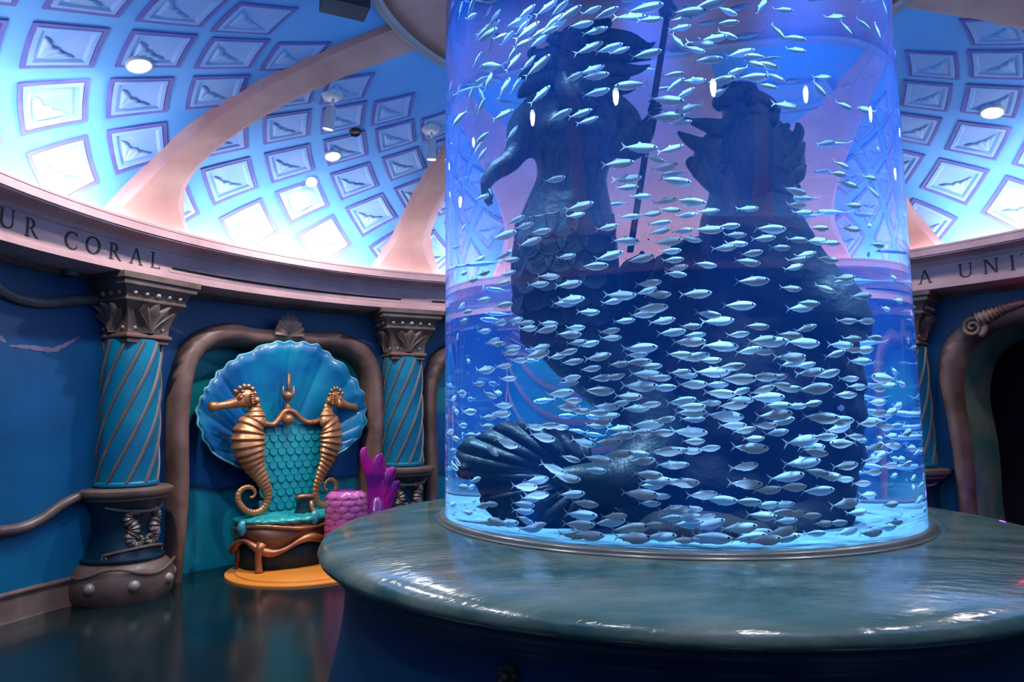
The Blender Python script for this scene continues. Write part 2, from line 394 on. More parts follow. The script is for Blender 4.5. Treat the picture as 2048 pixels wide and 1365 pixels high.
DARK = M('dark_corridor', (0.004, 0.005, 0.012), .6)  # near-black colour puts the corridor's lack of light into its walls

def wall_bay(name, az0, az1, outline=None, label=None):
    """cylinder patch; with an opening that follows outline [(az,z)] from left foot over the top to the right foot"""
    if not outline:
        mb = MB(); mb.lathe([(WALL_R, 0), (WALL_R, WALL_H*.5), (WALL_R, WALL_H)], 24, az0, az1)
    else:
        n = len(outline); L = [hypot((outline[i+1][0]-outline[i][0])*.087, outline[i+1][1]-outline[i][1]) for i in range(n-1)]; tot = sum(L)
        per = [0]
        for l in L: per.append(per[-1]+l/tot)
        H = WALL_H; W = (az1-az0)*.087; P = 2*H+W; vs = []; fs = []; m = 6
        for i in range(n):
            d = per[i]*P
            if d < H: e = (az0, d)
            elif d < H+W: e = (az0+(d-H)/.087, H)
            else: e = (az1, H-(d-H-W))
            for k in range(m+1):
                t = k/m; vs.append(cyl(WALL_R, lerp(outline[i][0], e[0], t), lerp(outline[i][1], e[1], t)))
        for i in range(n-1):
            for k in range(m): fs.append((i*(m+1)+k, i*(m+1)+k+1, (i+1)*(m+1)+k+1, (i+1)*(m+1)+k))
        mb = MB(); mb.add(vs, fs)
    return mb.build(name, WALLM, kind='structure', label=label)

def frame_strip(name, inner, outer, mat, parent=None, prof=((0, 5.0), (.03, 4.90), (.16, 4.84), (.45, 4.815), (.72, 4.85), (.9, 4.93), (1, 5.0), (1.0, 5.12)), **kw):
    vs = []; fs = []; m = len(prof); n = len(inner)
    for (a0, z0), (a1, z1) in zip(outer, inner):
        for t, R in prof: vs.append(cyl(R, lerp(a0, a1, t), lerp(z0, z1, t)))
    for i in range(n-1):
        for k in range(m-1): fs.append((i*m+k, i*m+k+1, (i+1)*m+k+1, (i+1)*m+k))
    return mk(name, vs, fs, mat, parent, **kw)
def resample(pts, n):
    P = smooth_path(pts, 10); L = [0]
    for i in range(len(P)-1): L.append(L[-1]+hypot((P[i+1][0]-P[i][0])*.087, P[i+1][1]-P[i][1]))
    return [(interp(L[-1]*k/(n-1), L, [p[0] for p in P]), interp(L[-1]*k/(n-1), L, [p[1] for p in P])) for k in range(n)]
NC = -44.4
inn = [wall_azz(*p) for p in [(353, 1160), (364, 1061), (373, 973), (372, 864), (375, 811), (381, 758), (392, 727), (417, 703), (465, 694), (500, 700), (545, 699), (572, 698)]]
out = [wall_azz(*p) for p in [(324, 1166), (331, 1040), (329, 943), (329, 846), (335, 776), (346, 723), (364, 686), (395, 661), (452, 646), (491, 655), (530, 659), (565, 657)]]
inn = [(a-NC, max(z, 0)) for a, z in inn]; out = [(a-NC, max(z, 0)) for a, z in out]
inn[0] = (inn[0][0], 0); out[0] = (out[0][0], 0); inn[-1] = (0, inn[-1][1]); out[-1] = (0, out[-1][1])
hi, ho = resample(inn, 40), resample(out, 40)
NIN = hi+[(-a, z) for a, z in hi[-2::-1]]; NOUT = ho+[(-a, z) for a, z in ho[-2::-1]]
NMID = [(lerp(a, c, .85), lerp(b, d, .85)) for (a, b), (c, d) in zip(NOUT, NIN)]
def niche(az_c, az0, az1, wname, label, flabel):
    wall_bay(wname, az0, az1, [(a+az_c, z) for a, z in NMID], label)
    root = thing('niche_frame', flabel, 'frame', polar(4.95, az_c, 0), -radians(az_c))
    frame_strip('moulding', [(a+az_c, z) for a, z in NIN], [(a+az_c, z) for a, z in NOUT], FRAMEM, root)
    # scallop crest on top of the frame
    zc = NOUT[len(NOUT)//2][1]-.11; vs = []; fs = []; nr, nt_ = 8, 48
    for i in range(nr+1):
        for j in range(nt_+1):
            th = radians(-88+176*j/nt_); ridge = abs(sin(th*180/pi/176*pi*9)); rr = (.02+.98*i/nr)*(.20+.012*ridge)
            vs.append(cyl(4.80-.035*sin(pi*i/nr*.9)-.012*ridge*i/nr+.02, az_c+degrees(rr*sin(th)*.85/4.9), zc+rr*cos(th)*1.15))
    for i in range(nr):
        for j in range(nt_): fs.append((i*(nt_+1)+j, i*(nt_+1)+j+1, (i+1)*(nt_+1)+j+1, (i+1)*(nt_+1)+j))
    mk('crest_shell', vs, fs, FRAMEM, root, label='fluted scallop shell crest')
    # back panel and reveal
    b = [(a*1.0+az_c, z) for a, z in NIN]; vs = []; fs = []
    for a, z in b: vs += [cyl(5.05, a, z), cyl(5.15, a, z)]
    for i in range(len(b)-1): fs.append((2*i, 2*i+1, 2*i+3, 2*i+2))
    mk('reveal', vs, fs, FRAMEM, root)
    mb = MB(); mb.lathe([(5.15, 0), (5.15, 1.2), (5.15, 2.75)], 20, az_c-15, az_c+15); mb.build('back_panel', NICHEM, root, label='teal and blue painted seascape panel')
    return root
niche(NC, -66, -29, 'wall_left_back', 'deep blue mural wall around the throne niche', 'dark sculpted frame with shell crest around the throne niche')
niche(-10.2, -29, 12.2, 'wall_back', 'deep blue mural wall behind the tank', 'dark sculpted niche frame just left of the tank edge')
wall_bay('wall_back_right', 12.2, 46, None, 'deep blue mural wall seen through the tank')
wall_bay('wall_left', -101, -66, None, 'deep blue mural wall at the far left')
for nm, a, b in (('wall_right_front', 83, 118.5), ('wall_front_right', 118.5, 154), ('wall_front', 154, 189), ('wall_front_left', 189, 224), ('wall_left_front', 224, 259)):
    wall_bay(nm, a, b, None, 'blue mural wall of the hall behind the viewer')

# ---- doorway on the right
DC = 64.5
di = [wall_azz(*p) for p in [(1958, 1040), (1947, 899), (1930, 788), (1939, 720), (1959, 687), (1997, 662), (2048, 648)]]
do = [wall_azz(*p) for p in [(1927, 1040), (1910, 899), (1885, 769), (1882, 730), (1891, 691), (1925, 653), (1973, 629), (2041, 607)]]
fz = lambda L, zt: [(L[0][0]+.9, 0)]+L+[(DC, zt)]
di = resample(fz(di, di[-1][1]+.05), 40); do = resample(fz(do, do[-1][1]+.06), 40)
DI = di+[(2*DC-a, z) for a, z in di[-2::-1]]; DO = do+[(2*DC-a, z) for a, z in do[-2::-1]]
wall_bay('wall_right', 46, 83, [(lerp(a, c, .85), lerp(b, d, .85)) for (a, b), (c, d) in zip(DO, DI)], 'deep blue mural wall around the dark doorway')
door = thing('doorway_frame', 'sculpted dark stone frame with scroll around the dark right doorway', 'door frame', polar(4.95, DC, 0), -radians(DC))
frame_strip('moulding', DI, DO, FRAMEM, door)
JAMB = M('jamb_teal_patina', (0.05, 0.20, 0.17), .4, 0, (0.24, 0.26, 0.19), 3, .3, 8)
js = []; jf = []
for (a, z) in DI: c = 1 if a > DC else -1; js += [cyl(5.0, a, z), cyl(5.08, a+(-c)*.1, z*.998), cyl(5.30, a+(-c)*.5, z*.99), cyl(5.6, a+(-c)*.55, z*.985)]
for i in range(len(DI)-1):
    for k in range(3): jf.append((4*i+k, 4*i+k+1, 4*i+k+5, 4*i+k+4))
mk('jamb', js, jf, JAMB, door, label='teal and grey patinated inner jamb')
# scroll and ridged horn on the frame shoulder
sp = wall_azz(1947, 655, 4.8); pts = []; rad = []
for i in range(60):
    t = i/59; th = radians(-60+t*720); r = .105*(1-t)**.8+.006
    pts.append(cyl(4.80-.03*t, sp[0]+degrees(r*cos(th)/4.8), sp[1]+r*sin(th))); rad.append(.032*(1-.55*t))
mb = MB(); mb.tube(pts, rad, 8); mb.build('scroll', FRAMEM, door, label='spiral scroll')
hp = [wall_azz(*p, 4.8) for p in [(1958, 640), (1985, 628), (2010, 617), (2040, 607), (2075, 598)]]
hp = smooth_path(hp, 12); pts = [cyl(4.79, a, z) for a, z in hp]
rad = [.075*(1-.75*i/(len(pts)-1))*(1+.22*sin(i*1.75)) for i in range(len(pts))]
mb = MB(); mb.tube(pts, rad, 10); mb.build('horn', FRAMEM, door, label='ridged tapering horn')
mb = MB(); mb.lathe([(6.3, 0), (6.3, 2.8), (5.0, 2.8)], 20, 46, 83); mb.build('wall_corridor', DARK, kind='structure', label='unlit corridor wall beyond the right doorway')
for a in (46.2, 82.8):
    mk('wall_corridor_side', [cyl(5.05, a, 0), cyl(6.3, a, 0), cyl(6.3, a, 2.8), cyl(5.05, a, 2.8)], [(0, 1, 2, 3)], DARK, kind='structure', label='unlit corridor side wall beyond the doorway')

# ---- columns
SHAFT = M('column_blue_shaft', (0.0, 0.12, 0.26), .4, 0, (0.0, 0.22, 0.36), 2.2, .05, 8)
RIBBON = M('column_bronze_ribbon', (0.16, 0.125, 0.12), .4, .3, (0.24, 0.19, 0.18), 5)
NAVY = M('pedestal_navy', (0.0, 0.012, 0.035), .4, 0, (0.0, 0.03, 0.06), 4)
CAPM = M('capital_stone', (0.11, 0.070, 0.058), .5, 0, (0.18, 0.12, 0.10), 5, .3, 14)
BASEM = M('pedestal_brown_stone', (0.12, 0.075, 0.06), .4, 0, (0.19, 0.13, 0.11), 4, .2, 12)
RIVM = M('pale_rivet', (0.34, 0.29, 0.28), .35, .2)
def column_parts():
    """list of (name, MB, material, label, parent index) in local coordinates: -y faces the tank"""
    L = []
    mb = MB(); mb.lathe([(0.0, 0), (.385, 0), (.405, .04), (.418, .12), (.412, .19), (.395, .25), (.36, .295), (.33, .312), (.31, .33), (.0, .33)], 48); L.append(('base', mb, BASEM, None, None))
    mb = MB(); mb.lathe([(.31, .325), (.335, .335), (.335, .35), (.305, .365), (.272, .46), (.255, .58), (.262, .70), (.29, .79), (.325, .835), (.32, .85)], 40); L.append(('dado', mb, NAVY, 'dark navy waisted drum', None))
    mb = MB(); mb.lathe([(.0, .835), (.325, .835), (.345, .85), (.345, .868), (.372, .88), (.382, .90), (.378, .93), (.35, .945), (.0, .955)], 48); L.append(('flange', mb, BASEM, None, None))
    for k in range(5):
        a = radians(-70+k*47); mb = MB(); mb.sphere((.405*sin(a), -.405*cos(a), .15), .05, 12, 8); L.append(('rivet', mb, RIVM, None, None))
    # wavy trim on the base
    for sgn in (0,):
        mb = MB(); pts = [(.408*sin(radians(t)), -.408*cos(radians(t)), .262-.035*cos(radians(t*4))) for t in range(-100, 101, 5)]; mb.tube(pts, .012, 6); L.append(('wave_trim', mb, BASEM, None, None))
    for zz, sg in ((.40, 1), (.79, -1)):
        R0 = .300 if sg > 0 else .288
        mb = MB(); pts = []
        for t in range(-62, 63, 4): pts.append(((R0)*sin(radians(t)), -(R0)*cos(radians(t)), zz+.045*sg*cos(radians(t*1.4))))
        for e in (-1, 1):
            sp_ = [((R0+.004)*sin(radians(e*(62+5.5*sin(u)*(1-u/9)))), -(R0+.004)*cos(radians(e*(62+5.5*sin(u)*(1-u/9)))), zz-.03*sg+.035*sg*cos(u)*(1-u/9)) for u in [i*.45 for i in range(18)]]
            mb.tube(sp_, [.012*(1-.03*i) for i in range(18)], 6)
        mb.tube(pts, .013, 6); L.append(('scroll_trim', mb, RIBBON, None, None))
    # pair of small seahorse reliefs on the drum
    for e in (-1, 1):
        mb = MB(); cl = [(.06, .735), (.105, .745), (.135, .715), (.13, .67), (.10, .63), (.095, .585), (.115, .545), (.11, .495), (.07, .465), (.03, .48), (.025, .515), (.05, .53), (.07, .515)]
        P = smooth_path(cl, 5); pts = [(e*x, -sqrt(max(.268**2-x*x, .01)), z) for x, z in P]
        n = len(pts); rad = [1.45*(.02+.022*sin(pi*min(1, i/n*1.15))**2)*(1+.18*sin(i*2.1))*(1-.45*i/n) for i in range(n)]
        mb.tube(pts, rad, 8); L.append(('seahorse_relief', mb, RIBBON, None, None))
    mb = MB(); mb.lathe([(.245, .95), (.262, .965), (.262, .985), (.246, 1.0), (.243, 1.3), (.238, 1.6), (.230, 1.9), (.222, 2.25)], 40); L.append(('shaft', mb, SHAFT, 'blue shaft', None))
    for k in range(10):
        mb = MB(); pts = []; 
        for i in range(33):
            z = .99+1.24*i/32; a = radians(36*k+105*(z-.99)); r = interp(z, [.99, 2.23], [.248, .226]); pts.append((r*sin(a), -r*cos(a), z))
        mb.tube(pts, .017, 6); L.append(('spiral_ribbon', mb, RIBBON, None, None))
    def sq(prof, k=.0):
        vs = []; fs = []
        for h, z in prof: vs += [(-h, -h, z), (h, -h, z), (h, h, z), (-h, h, z)]
        for i in range(len(prof)-1):
            for j in range(4): fs.append((4*i+j, 4*i+(j+1) % 4, 4*i+4+(j+1) % 4, 4*i+4+j))
        fs.append((3, 2, 1, 0)); fs.append(tuple(4*(len(prof)-1)+j for j in range(4)))
        return MB().add(vs, fs)
    L.append(('neck_collar', sq([(.20, 2.215), (.205, 2.225), (.205, 2.235), (.195, 2.24), (.195, 2.25), (.222, 2.262), (.226, 2.275), (.222, 2.29), (.20, 2.30)]), M('collar_red_brown', (0.22, 0.09, 0.07), .45, 0, (0.16, 0.10, 0.09), 5), 'reddish neck collar', None))
    L.append(('bell', sq([(.200, 2.295), (.206, 2.38), (.235, 2.48), (.275, 2.555), (.292, 2.575)]), CAPM, None, None))
    L.append(('rivet_band', sq([(.297, 2.57), (.303, 2.578), (.303, 2.592), (.294, 2.60), (.322, 2.675), (.345, 2.69), (.362, 2.70), (.366, 2.715), (.366, 2.74), (.385, 2.75), (.39, 2.80)]), CAPM, None, None))
    for fx, fy in ((0, -1), (-1, 0), (1, 0)):
        def pl(x, d, z): return (x, -d, z) if fy else (fx*d, x*(-fx), z)
        for k in range(5):
            x = (k-2)*.112; r = .026 if k == 2 else .02; mb = MB(); mb.sphere(pl(x, .309, 2.637), r, 10, 6); L.append(('rivet', mb, RIVM, None, None))
        for x in (-.135, .135): mb = MB(); mb.sphere(pl(x, .20, 2.345), .019, 10, 6); L.append(('rivet', mb, RIVM, None, None))
        for lean, w, top in ((0, .075, 2.56), (-.12, .07, 2.55), (.12, .07, 2.55), (-.19, .04, 2.50), (.19, .04, 2.50)):
            vs = []; fs = []; n = 8
            for i in range(n+1):
                t = i/n; z = lerp(2.305, top, t); d = interp(z, [2.295, 2.38, 2.48, 2.555], [.200, .206, .235, .275])+.012; ww = w*(.35+.65*sin(pi*min(1, .2+t*.62)))*(1-.75*max(0, t-.8)/.2)
                cx = lean*t**1.3
                for e, b in ((-1, -.012), (-.6, .012), (0, .03), (.6, .012), (1, -.012)): vs.append(pl(cx+e*ww, d+b+.02*t*t, z))
            for i in range(n):
                for j in range(4): fs.append((i*5+j, i*5+j+1, i*5+j+6, i*5+j+5))
            L.append(('leaf', MB().add(vs, fs), CAPM, None, None))
    return L
_cp_ = None
def column(az, label, R=4.86):
    global _cp_
    root = thing('column', label, 'column', polar(R, az, 0), -radians(az), 'columns with spiral ribbons round the hall')
    if _cp_ is None:
        _cp_ = []
        for nm, mb, mat, lb, _ in column_parts():
            # local -y faces the axis: outward is +y already
            o = mb.build(nm, mat, root, world=False, label=lb); autosmooth(o, 40); _cp_.append((nm, o.data, lb))
    else:
        for nm, me, lb in _cp_: link(nm, me, root, world=False, label=lb)
    return root
column(-64, 'blue spiral column with riveted capital left of the throne niche')
column(-27.6, 'blue spiral column between the throne niche and the tank')
column(12.2, 'blue spiral column standing behind the tank')
column(44.2, 'shadowed blue spiral column at the right edge of the tank')

# ---- left wall trims and baseboards
def wall_tube(name, px, r, mat, R=4.97, label=None, flat=1.0):
    W_ = [wall_azz(*p, R) for p in px]; W_ = [(-101, W_[0][1]+.05), (-96, W_[0][1]+.02)]+W_ if W_[0][0] > -95 else W_
    P = smooth_path(W_, 8); pts = [cyl(R, a, z) for a, z in P]
    mb = MB(); mb.tube(pts, r, 10); return mb.build(name, mat, kind='structure', label=label)
TRIMM = M('trim_bronze', (0.10, 0.075, 0.07), .35, .2, (0.17, 0.13, 0.125), 4)
wall_tube('trim_2', [(-60, 560), (-20, 565), (0, 580), (40, 598), (90, 606), (140, 602), (200, 598)], .045, TRIMM, label='swagged bronze moulding high on the left wall')
wall_tube('trim_3', [(-60, 1072), (0, 1064), (45, 1056), (85, 1038), (125, 1010), (165, 992), (200, 990)], .045, TRIMM, label='wavy bronze dado rail low on the left wall')
def baseboard(name, az0, az1, label):
    mb = MB(); mb.lathe([(5.0, .23), (4.975, .225), (4.965, .205), (4.985, .19), (4.98, .16), (4.965, .02), (4.955, 0)], 30, az0, az1); return mb.build(name, BASEM, kind='structure', label=label)
baseboard('baseboard_left', -101, -66, 'brown stone skirting on the left wall')
STROKE = M('mural_pink_stroke', (0.22, 0.12, 0.20), .6, 0, (0.10, 0.12, 0.24), 30)
def stroke(wall, px, w_=.022):
    P = smooth_path([wall_azz(*q_, 4.996) for q_ in px], 5); n_ = len(P); vs = []; fs = []
    for i, (a, z) in enumerate(P):
        k = w_*(.25+.75*sin(pi*i/(n_-1)))*(1+.3*sin(i*2.3)); vs += [cyl(4.996, a, z-k), cyl(4.996, a, z+k)]
    for i in range(n_-1): fs.append((2*i, 2*i+1, 2*i+3, 2*i+2))
    mk('painted_stroke', vs, fs, STROKE, bpy.data.objects[wall])
stroke('wall_left', [(18, 692), (60, 695), (105, 700), (135, 688), (160, 673)]); stroke('wall_left', [(-20, 668), (0, 676), (12, 684)])
stroke('wall_left_back', [(338, 655), (352, 660), (368, 668)]); stroke('wall_left_back', [(700, 680), (725, 683), (748, 690)])
# trim under the soffit where the wall meets it
mb = MB(); mb.lathe([(5.0, 2.76), (4.965, 2.765), (4.955, 2.785), (4.93, 2.80)], 160); mb.build('trim_4', CAPM, kind='structure', label='dark moulding where the wall meets the cornice soffit')

# ---- carved lettering on the frieze
LETM = M('letter_cut_shade', (0.045, 0.026, 0.03), .8)  # letters stand proud; dark colour paints the shade of incised cuts
def q(*p): return list(p)
def arc_band(cx, cy, rx, ry, a0, a1, tf, n=22):
    o = []
    for i in range(n):
        def e(t, w): a = radians(a0+(a1-a0)*t); return (cx+(rx+w)*cos(a), cy+(ry+w)*sin(a))
        t0, t1 = i/n, (i+1)/n
        w0, w1 = tf(radians(a0+(a1-a0)*t0)), tf(radians(a0+(a1-a0)*t1))
        o.append([e(t0, w0/2), e(t1, w1/2), e(t1, -w1/2), e(t0, -w0/2)])
    return o
def stem_(x, w=.12, y0=0, y1=1, s=.10): return [q((x-w/2, y0), (x+w/2, y0), (x+w/2, y1), (x-w/2, y1))]
def serif(x, y, w=.30, h=.05): y0 = y if y < .5 else y-h; return [q((x-w/2, y0), (x+w/2, y0), (x+w/2, y0+h), (x-w/2, y0+h))]
def diag(x0, y0, x1, y1, w): return [q((x0-w/2, y0), (x0+w/2, y0), (x1+w/2, y1), (x1-w/2, y1))]
thick = lambda a: .08+.075*abs(cos(a))
GLY = {
 'I': stem_(0)+serif(0, 0)+serif(0, 1),
 'L': stem_(-.2)+serif(-.2, 1)+[q((-.34, 0), (.32, 0), (.32, .04), (-.34, .04)), q((.26, .03), (.32, .03), (.335, .2), (.315, .2))],
 'T': stem_(0)+serif(0, 0)+[q((-.42, .955), (.42, .955), (.42, 1), (-.42, 1)), q((-.42, .8), (-.40, .8), (-.35, .97), (-.42, .97)), q((.40, .8), (.42, .8), (.42, .97), (.35, .97))],
 'A': diag(-.34, 0, 0.0, 1, .085)+diag(.34, 0, .0, 1, .13)+serif(-.34, 0, .24)+serif(.34, 0, .28)+[q((-.22, .32), (.22, .32), (.22, .37), (-.2, .37))],
 'N': diag(-.34, 0, -.34, 1, .08)+diag(.34, 0, .34, 1, .08)+diag(.32, 0, -.32, 1, .14)+serif(-.34, 0, .24)+serif(.34, 1, .26)+serif(-.38, 1, .22),
 'U': [q((-.38, .32), (-.26, .32), (-.26, 1), (-.38, 1)), q((.30, .32), (.355, .32), (.355, 1), (.30, 1))]+arc_band(0, .32, .325, .29, 180, 360, lambda a: .08+.05*max(0, -cos(a)))+serif(-.32, 1, .28)+serif(.33, 1, .24),
 'C': arc_band(.08, .5, .42, .475, 48, 312, lambda a: .075+.07*max(0, -cos(a))**.8)+[q((.34, .78), (.37, .78), (.375, .98), (.35, .98)), q((.36, .10), (.38, .12), (.37, .28), (.35, .26))],
 'O': arc_band(0, .5, .42, .475, 0, 360, thick, 36),
 'R': stem_(-.22)+serif(-.22, 0)+serif(-.25, 1, .22)+arc_band(-.12, .73, .27, .245, -90, 90, lambda a: .075+.06*max(0, cos(a)))+[q((-.22, .955), (-.12, .955), (-.12, 1), (-.22, 1)), q((-.22, .47), (-.1, .47), (-.1, .51), (-.22, .51))]+diag(.37, 0, -.02, .5, .13)+serif(.40, 0, .16),
}
def letter(ch, px, py, h=.142):
    a, z = wall_azz(px, py, 4.546); R1, R2 = 4.5462, 4.5415; vs = []; fs = []
    for poly in GLY[ch]:
        k = len(vs); n = len(poly)
        for R in (R1, R2):
            for x, y in poly: vs.append(cyl(R, a+degrees(x*h/4.545), z+(y-.5)*h))
        fs.append(tuple(k+n+i for i in range(n)))
        for i in range(n): fs.append((k+i, k+(i+1) % n, k+n+(i+1) % n, k+n+i))
    mk('letter', vs, fs, LETM, cornice, smooth=False, label='carved letter '+ch)
for ch, px, py in (('U', 14, 437), ('R', 62, 456), ('C', 142, 481), ('O', 186, 491), ('R', 229, 503), ('A', 272, 513), ('L', 311, 521), ('A', 1850, 554), ('U', 1931, 541), ('N', 1982, 532), ('I', 2025, 526), ('T', 2057, 520)):
    letter(ch, px, py)
def slot(p0, p1, a1=None):
    a0, z0 = wall_azz(*p0, 4.546); a1 = a1 if a1 is not None else wall_azz(*p1, 4.546)[0]; z = .5*(z0+wall_azz(*p1, 4.546)[1]) if a1 is None else z0
    z = 2.915
    mb = MB(); mb.lathe([(4.546, z-.011), (4.5435, z-.011), (4.5435, z+.011), (4.546, z+.011)], 40, a0, a1); root = mb.build('vent_slot', M('slot_shade', (.004, .003, .004), .8), cornice, smooth=False)  # raised black strip; its colour stands in for the shade inside the slot
    mb = MB()
    for zz in (z-.034, z+.034): mb.lathe([(4.546, zz-.003), (4.5425, zz-.003), (4.5425, zz+.003), (4.546, zz+.003)], 40, a0-.35, a1+.35)
    for aa in (a0-.35, a1+.35): mb.lathe([(4.546, z-.034), (4.5425, z-.034), (4.5425, z+.034), (4.546, z+.034)], 1, aa-.04, aa+.04)
    mb.build('slot_border', CORN, cornice, smooth=False)
slot((344, 535), (802, 598)); slot((864, 601), (889, 603), 5.0)

# ---- ceiling fittings
def dome_hit(px, py):
    d = ray(px, py); t = 2.0
    while t < 14:
        p = CAM+d*t; r = hypot(p.x, p.y)
        if p.z > DZ and (r/DA)**DN+((p.z-DZ)/DB)**DN >= 1: break
        t += .004
    return p
def dome_normal(p):
    r = hypot(p.x, p.y); gr = DN/DA*(r/DA)**(DN-1); gz = DN/DB*((p.z-DZ)/DB)**(DN-1); g = Vector((p.x/r*gr, p.y/r*gr, gz)).normalized(); return -g
WHITEM = M('fitting_white', (0.62, 0.60, 0.66), .4)
LAMP = M('lamp_lens_cool', (1, 1, 1), emit=(0.75, 0.95, 1.0), estr=14)
LAMPW = M('lamp_lens_warm', (1, 1, 1), emit=(1.0, 0.88, 0.72), estr=10)
BLACK = M('fitting_black', (0.01, 0.01, 0.014), .5)
def frame_of(n):
    q_ = n.to_track_quat('Z', 'Y').to_matrix(); return q_
def downlight(px, py, r, label, lens=True, power=0, color=(1, .94, .88), tgt=None, warm=False, p=None):
    p = p or dome_hit(px, py); n = dome_normal(p); Rm = frame_of(n); root = thing('recessed_downlight', label, 'ceiling light', p)
    mb = MB(); mb.lathe([(r*.86, -.0), (r*.88, .022), (r*.95, .034), (r*1.08, .028), (r*1.1, -.01)], 28); mb.v = [p+Rm @ v for v in mb.v]; mb.build('trim_ring', WHITEM if lens else BLACK, root)
    mb = MB(); mb.lathe([(0.0001, .022), (r*.9, .02)], 28); mb.v = [p+Rm @ v for v in mb.v]; mb.build('lens', (LAMPW if warm else LAMP) if lens else BLACK, root, smooth=False)
    if power:
        l = light('downlight_lamp', 'SPOT', p+n*.05, power, color, target=tgt or (p.x, p.y, 0), spot_size=radians(150), spot_blend=.6, shadow_soft_size=r*.8)
        l.parent = root; l.matrix_parent_inverse = PM[root].inverted()
downlight(277, 125, .085, 'glowing round recessed downlight in the left dome bay', power=230, tgt=polar(4.4, -84, 0))
downlight(665, 308, .075, 'glowing cyan-white recessed downlight above the throne niche', power=200, tgt=polar(4.2, -46, 0.3))
downlight(622, 362, .055, 'small warm eyeball downlight near the cornice above the throne', power=40, tgt=polar(4.7, -46, 1.2), color=(1, .85, .65), warm=True)
downlight(710, 262, .05, 'small dark round detector on the dome', lens=False)
downlight(1985, 220, .085, 'glowing recessed downlight in the dome bay above the doorway', power=70, tgt=polar(4.6, 66, 0))
for a, nm in ((-10, 'behind the tank'), (27, 'behind the tank on its right')):
    downlight(0, 0, .085, 'added fill downlight in the dome bay '+nm, power=130, p=dome_pt(a, 1.4, 0))  # unseen fittings, added to brighten the walls behind the tank
for a, nm in ((100, 'right of the doorway'), (136, 'far right behind the viewer'), (172, 'straight behind the viewer'), (207, 'behind the viewer on the left'), (242, 'at the far left behind the viewer')):
    downlight(0, 0, .085, 'added fill downlight in the dome bay '+nm, power=95, color=(1, .86, .84), p=dome_pt(a, 1.4, 0))  # unseen fittings, added as general light on the opposite walls and frieze
def track_spot(px, py, tip, label, power):
    p = dome_hit(px, py); n = dome_normal(p); Rm = frame_of(n); root = thing('surface_spotlight', label, 'spotlight', p)
    mb = MB(); mb.lathe([(0.0001, .05), (.05, .048), (.085, .03), (.092, .0)], 24); mb.v = [p+Rm @ v for v in mb.v]; mb.build('canopy_plate', WHITEM, root)
    a = p+n*.05; d = ray(*tip); k = (a-CAM).length; b = CAM+d*(k-.03)
    ax_ = (b-a).normalized(); e = a+ax_*.26
    mb = MB(); mb.tube([a, a+ax_*.07], .012, 8); mb.build('stem', WHITEM, root)
    mb = MB(); mb.tube([a+ax_*.06, a+ax_*.075, e-ax_*.01, e], [.03, .045, .045, .045], 16, cap=False); mb.build('barrel', WHITEM, root)
    mb = MB(); mb.tube([e-ax_*.012, e-ax_*.008], [.042, .042], 16); mb.build('lens', LAMPW, root)
    tgt = polar(4.75, -45, 1.25)
    l = light('spot_lamp', 'SPOT', e+ax_*.03, power, (1.0, .80, .58), target=tgt, spot_size=radians(34), spot_blend=.5, shadow_soft_size=.04)
    l.parent = root; l.matrix_parent_inverse = PM[root].inverted()
track_spot(665, 188, (661, 228), 'white surface spotlight high in the throne bay of the dome', 160)
track_spot(862, 256, (863, 290), 'white surface spotlight beside the rib near the tank', 220)
# small coloured accent lamps by the doorway
light('red_accent_lamp', 'POINT', polar(4.6, 62, 2.55), 0.9, (1, .02, .06), shadow_soft_size=.03)
light('violet_accent_lamp', 'POINT', polar(4.8, 54.5, 0.7), 1.2, (.25, .05, 1), shadow_soft_size=.03)
# black loudspeaker hung high on the dome
p = dome_hit(690, -28); root = thing('loudspeaker', 'black box loudspeaker hung under the dome beside the canopy', 'loudspeaker', p)
Rz = Matrix.Rotation(radians(25), 3, 'Z'); mb = MB(); mb.box(p+Vector((0, 0, -.10)), (.30, .18, .14), Rz); mb.build('cabinet', BLACK, root, smooth=False)
mb = MB(); mb.box(p+Vector((0, 0, .0)), (.05, .05, .2), Rz); mb.build('bracket', BLACK, root, smooth=False)
p = at_Z(140, 541, 2.80); root = thing('soffit_downlight', 'small unlit grey can light under the cornice at the left', 'ceiling light', p)
mb = MB(); mb.lathe([(0.0001, -.05), (.05, -.05), (.06, -.04), (.065, 0)], 20, c=p); mb.build('housing', M('grey_can', (.12, .13, .14), .5), root)
# ================================================================ throne, its round step and the mermaid tail
TAZ, TR0 = -44.4, 4.6
_to = polar(TR0, TAZ, 0); _tu = Vector((cos(radians(TAZ)), -sin(radians(TAZ)), 0)); _tn = Vector((sin(radians(TAZ)), cos(radians(TAZ)), 0))
def lp(px, py, y=0.0):
    d = ray(px, py); t = (y-(CAM-_to).dot(_tn))/d.dot(_tn); p = CAM+d*t-_to
    return p.dot(_tu), p.z
COPPER = M('throne_copper', (0.46, 0.18, 0.08), .38, .55, (0.24, 0.10, 0.06), 7, .25, 20)
COPDK = M('throne_dark_copper', (0.16, 0.07, 0.045), .4, .4, (0.26, 0.12, 0.07), 5, .2, 14)
GOLDC = M('seahorse_copper_gold', (0.52, 0.25, 0.12), .36, .55, (0.34, 0.15, 0.08), 6, .2, 18)
TEALS = M('scale_teal', (0.0, 0.16, 0.26), .35, 0, (0.0, 0.24, 0.32), 5, coat=.3)
TEALSEAT = M('seat_teal', (0.0, 0.24, 0.30), .3, 0, (0.02, 0.34, 0.36), 7, .3, 16, coat=.4)
SHELLM = M('shell_blue', (0.0, 0.085, 0.30), .4, 0, (0.0, 0.19, 0.36), 2.6, .08, 10, coat=.2)
SKIRT = M('throne_dark_skirt', (0.0, 0.02, 0.04), .5, 0, (0.0, 0.035, 0.06), 8)
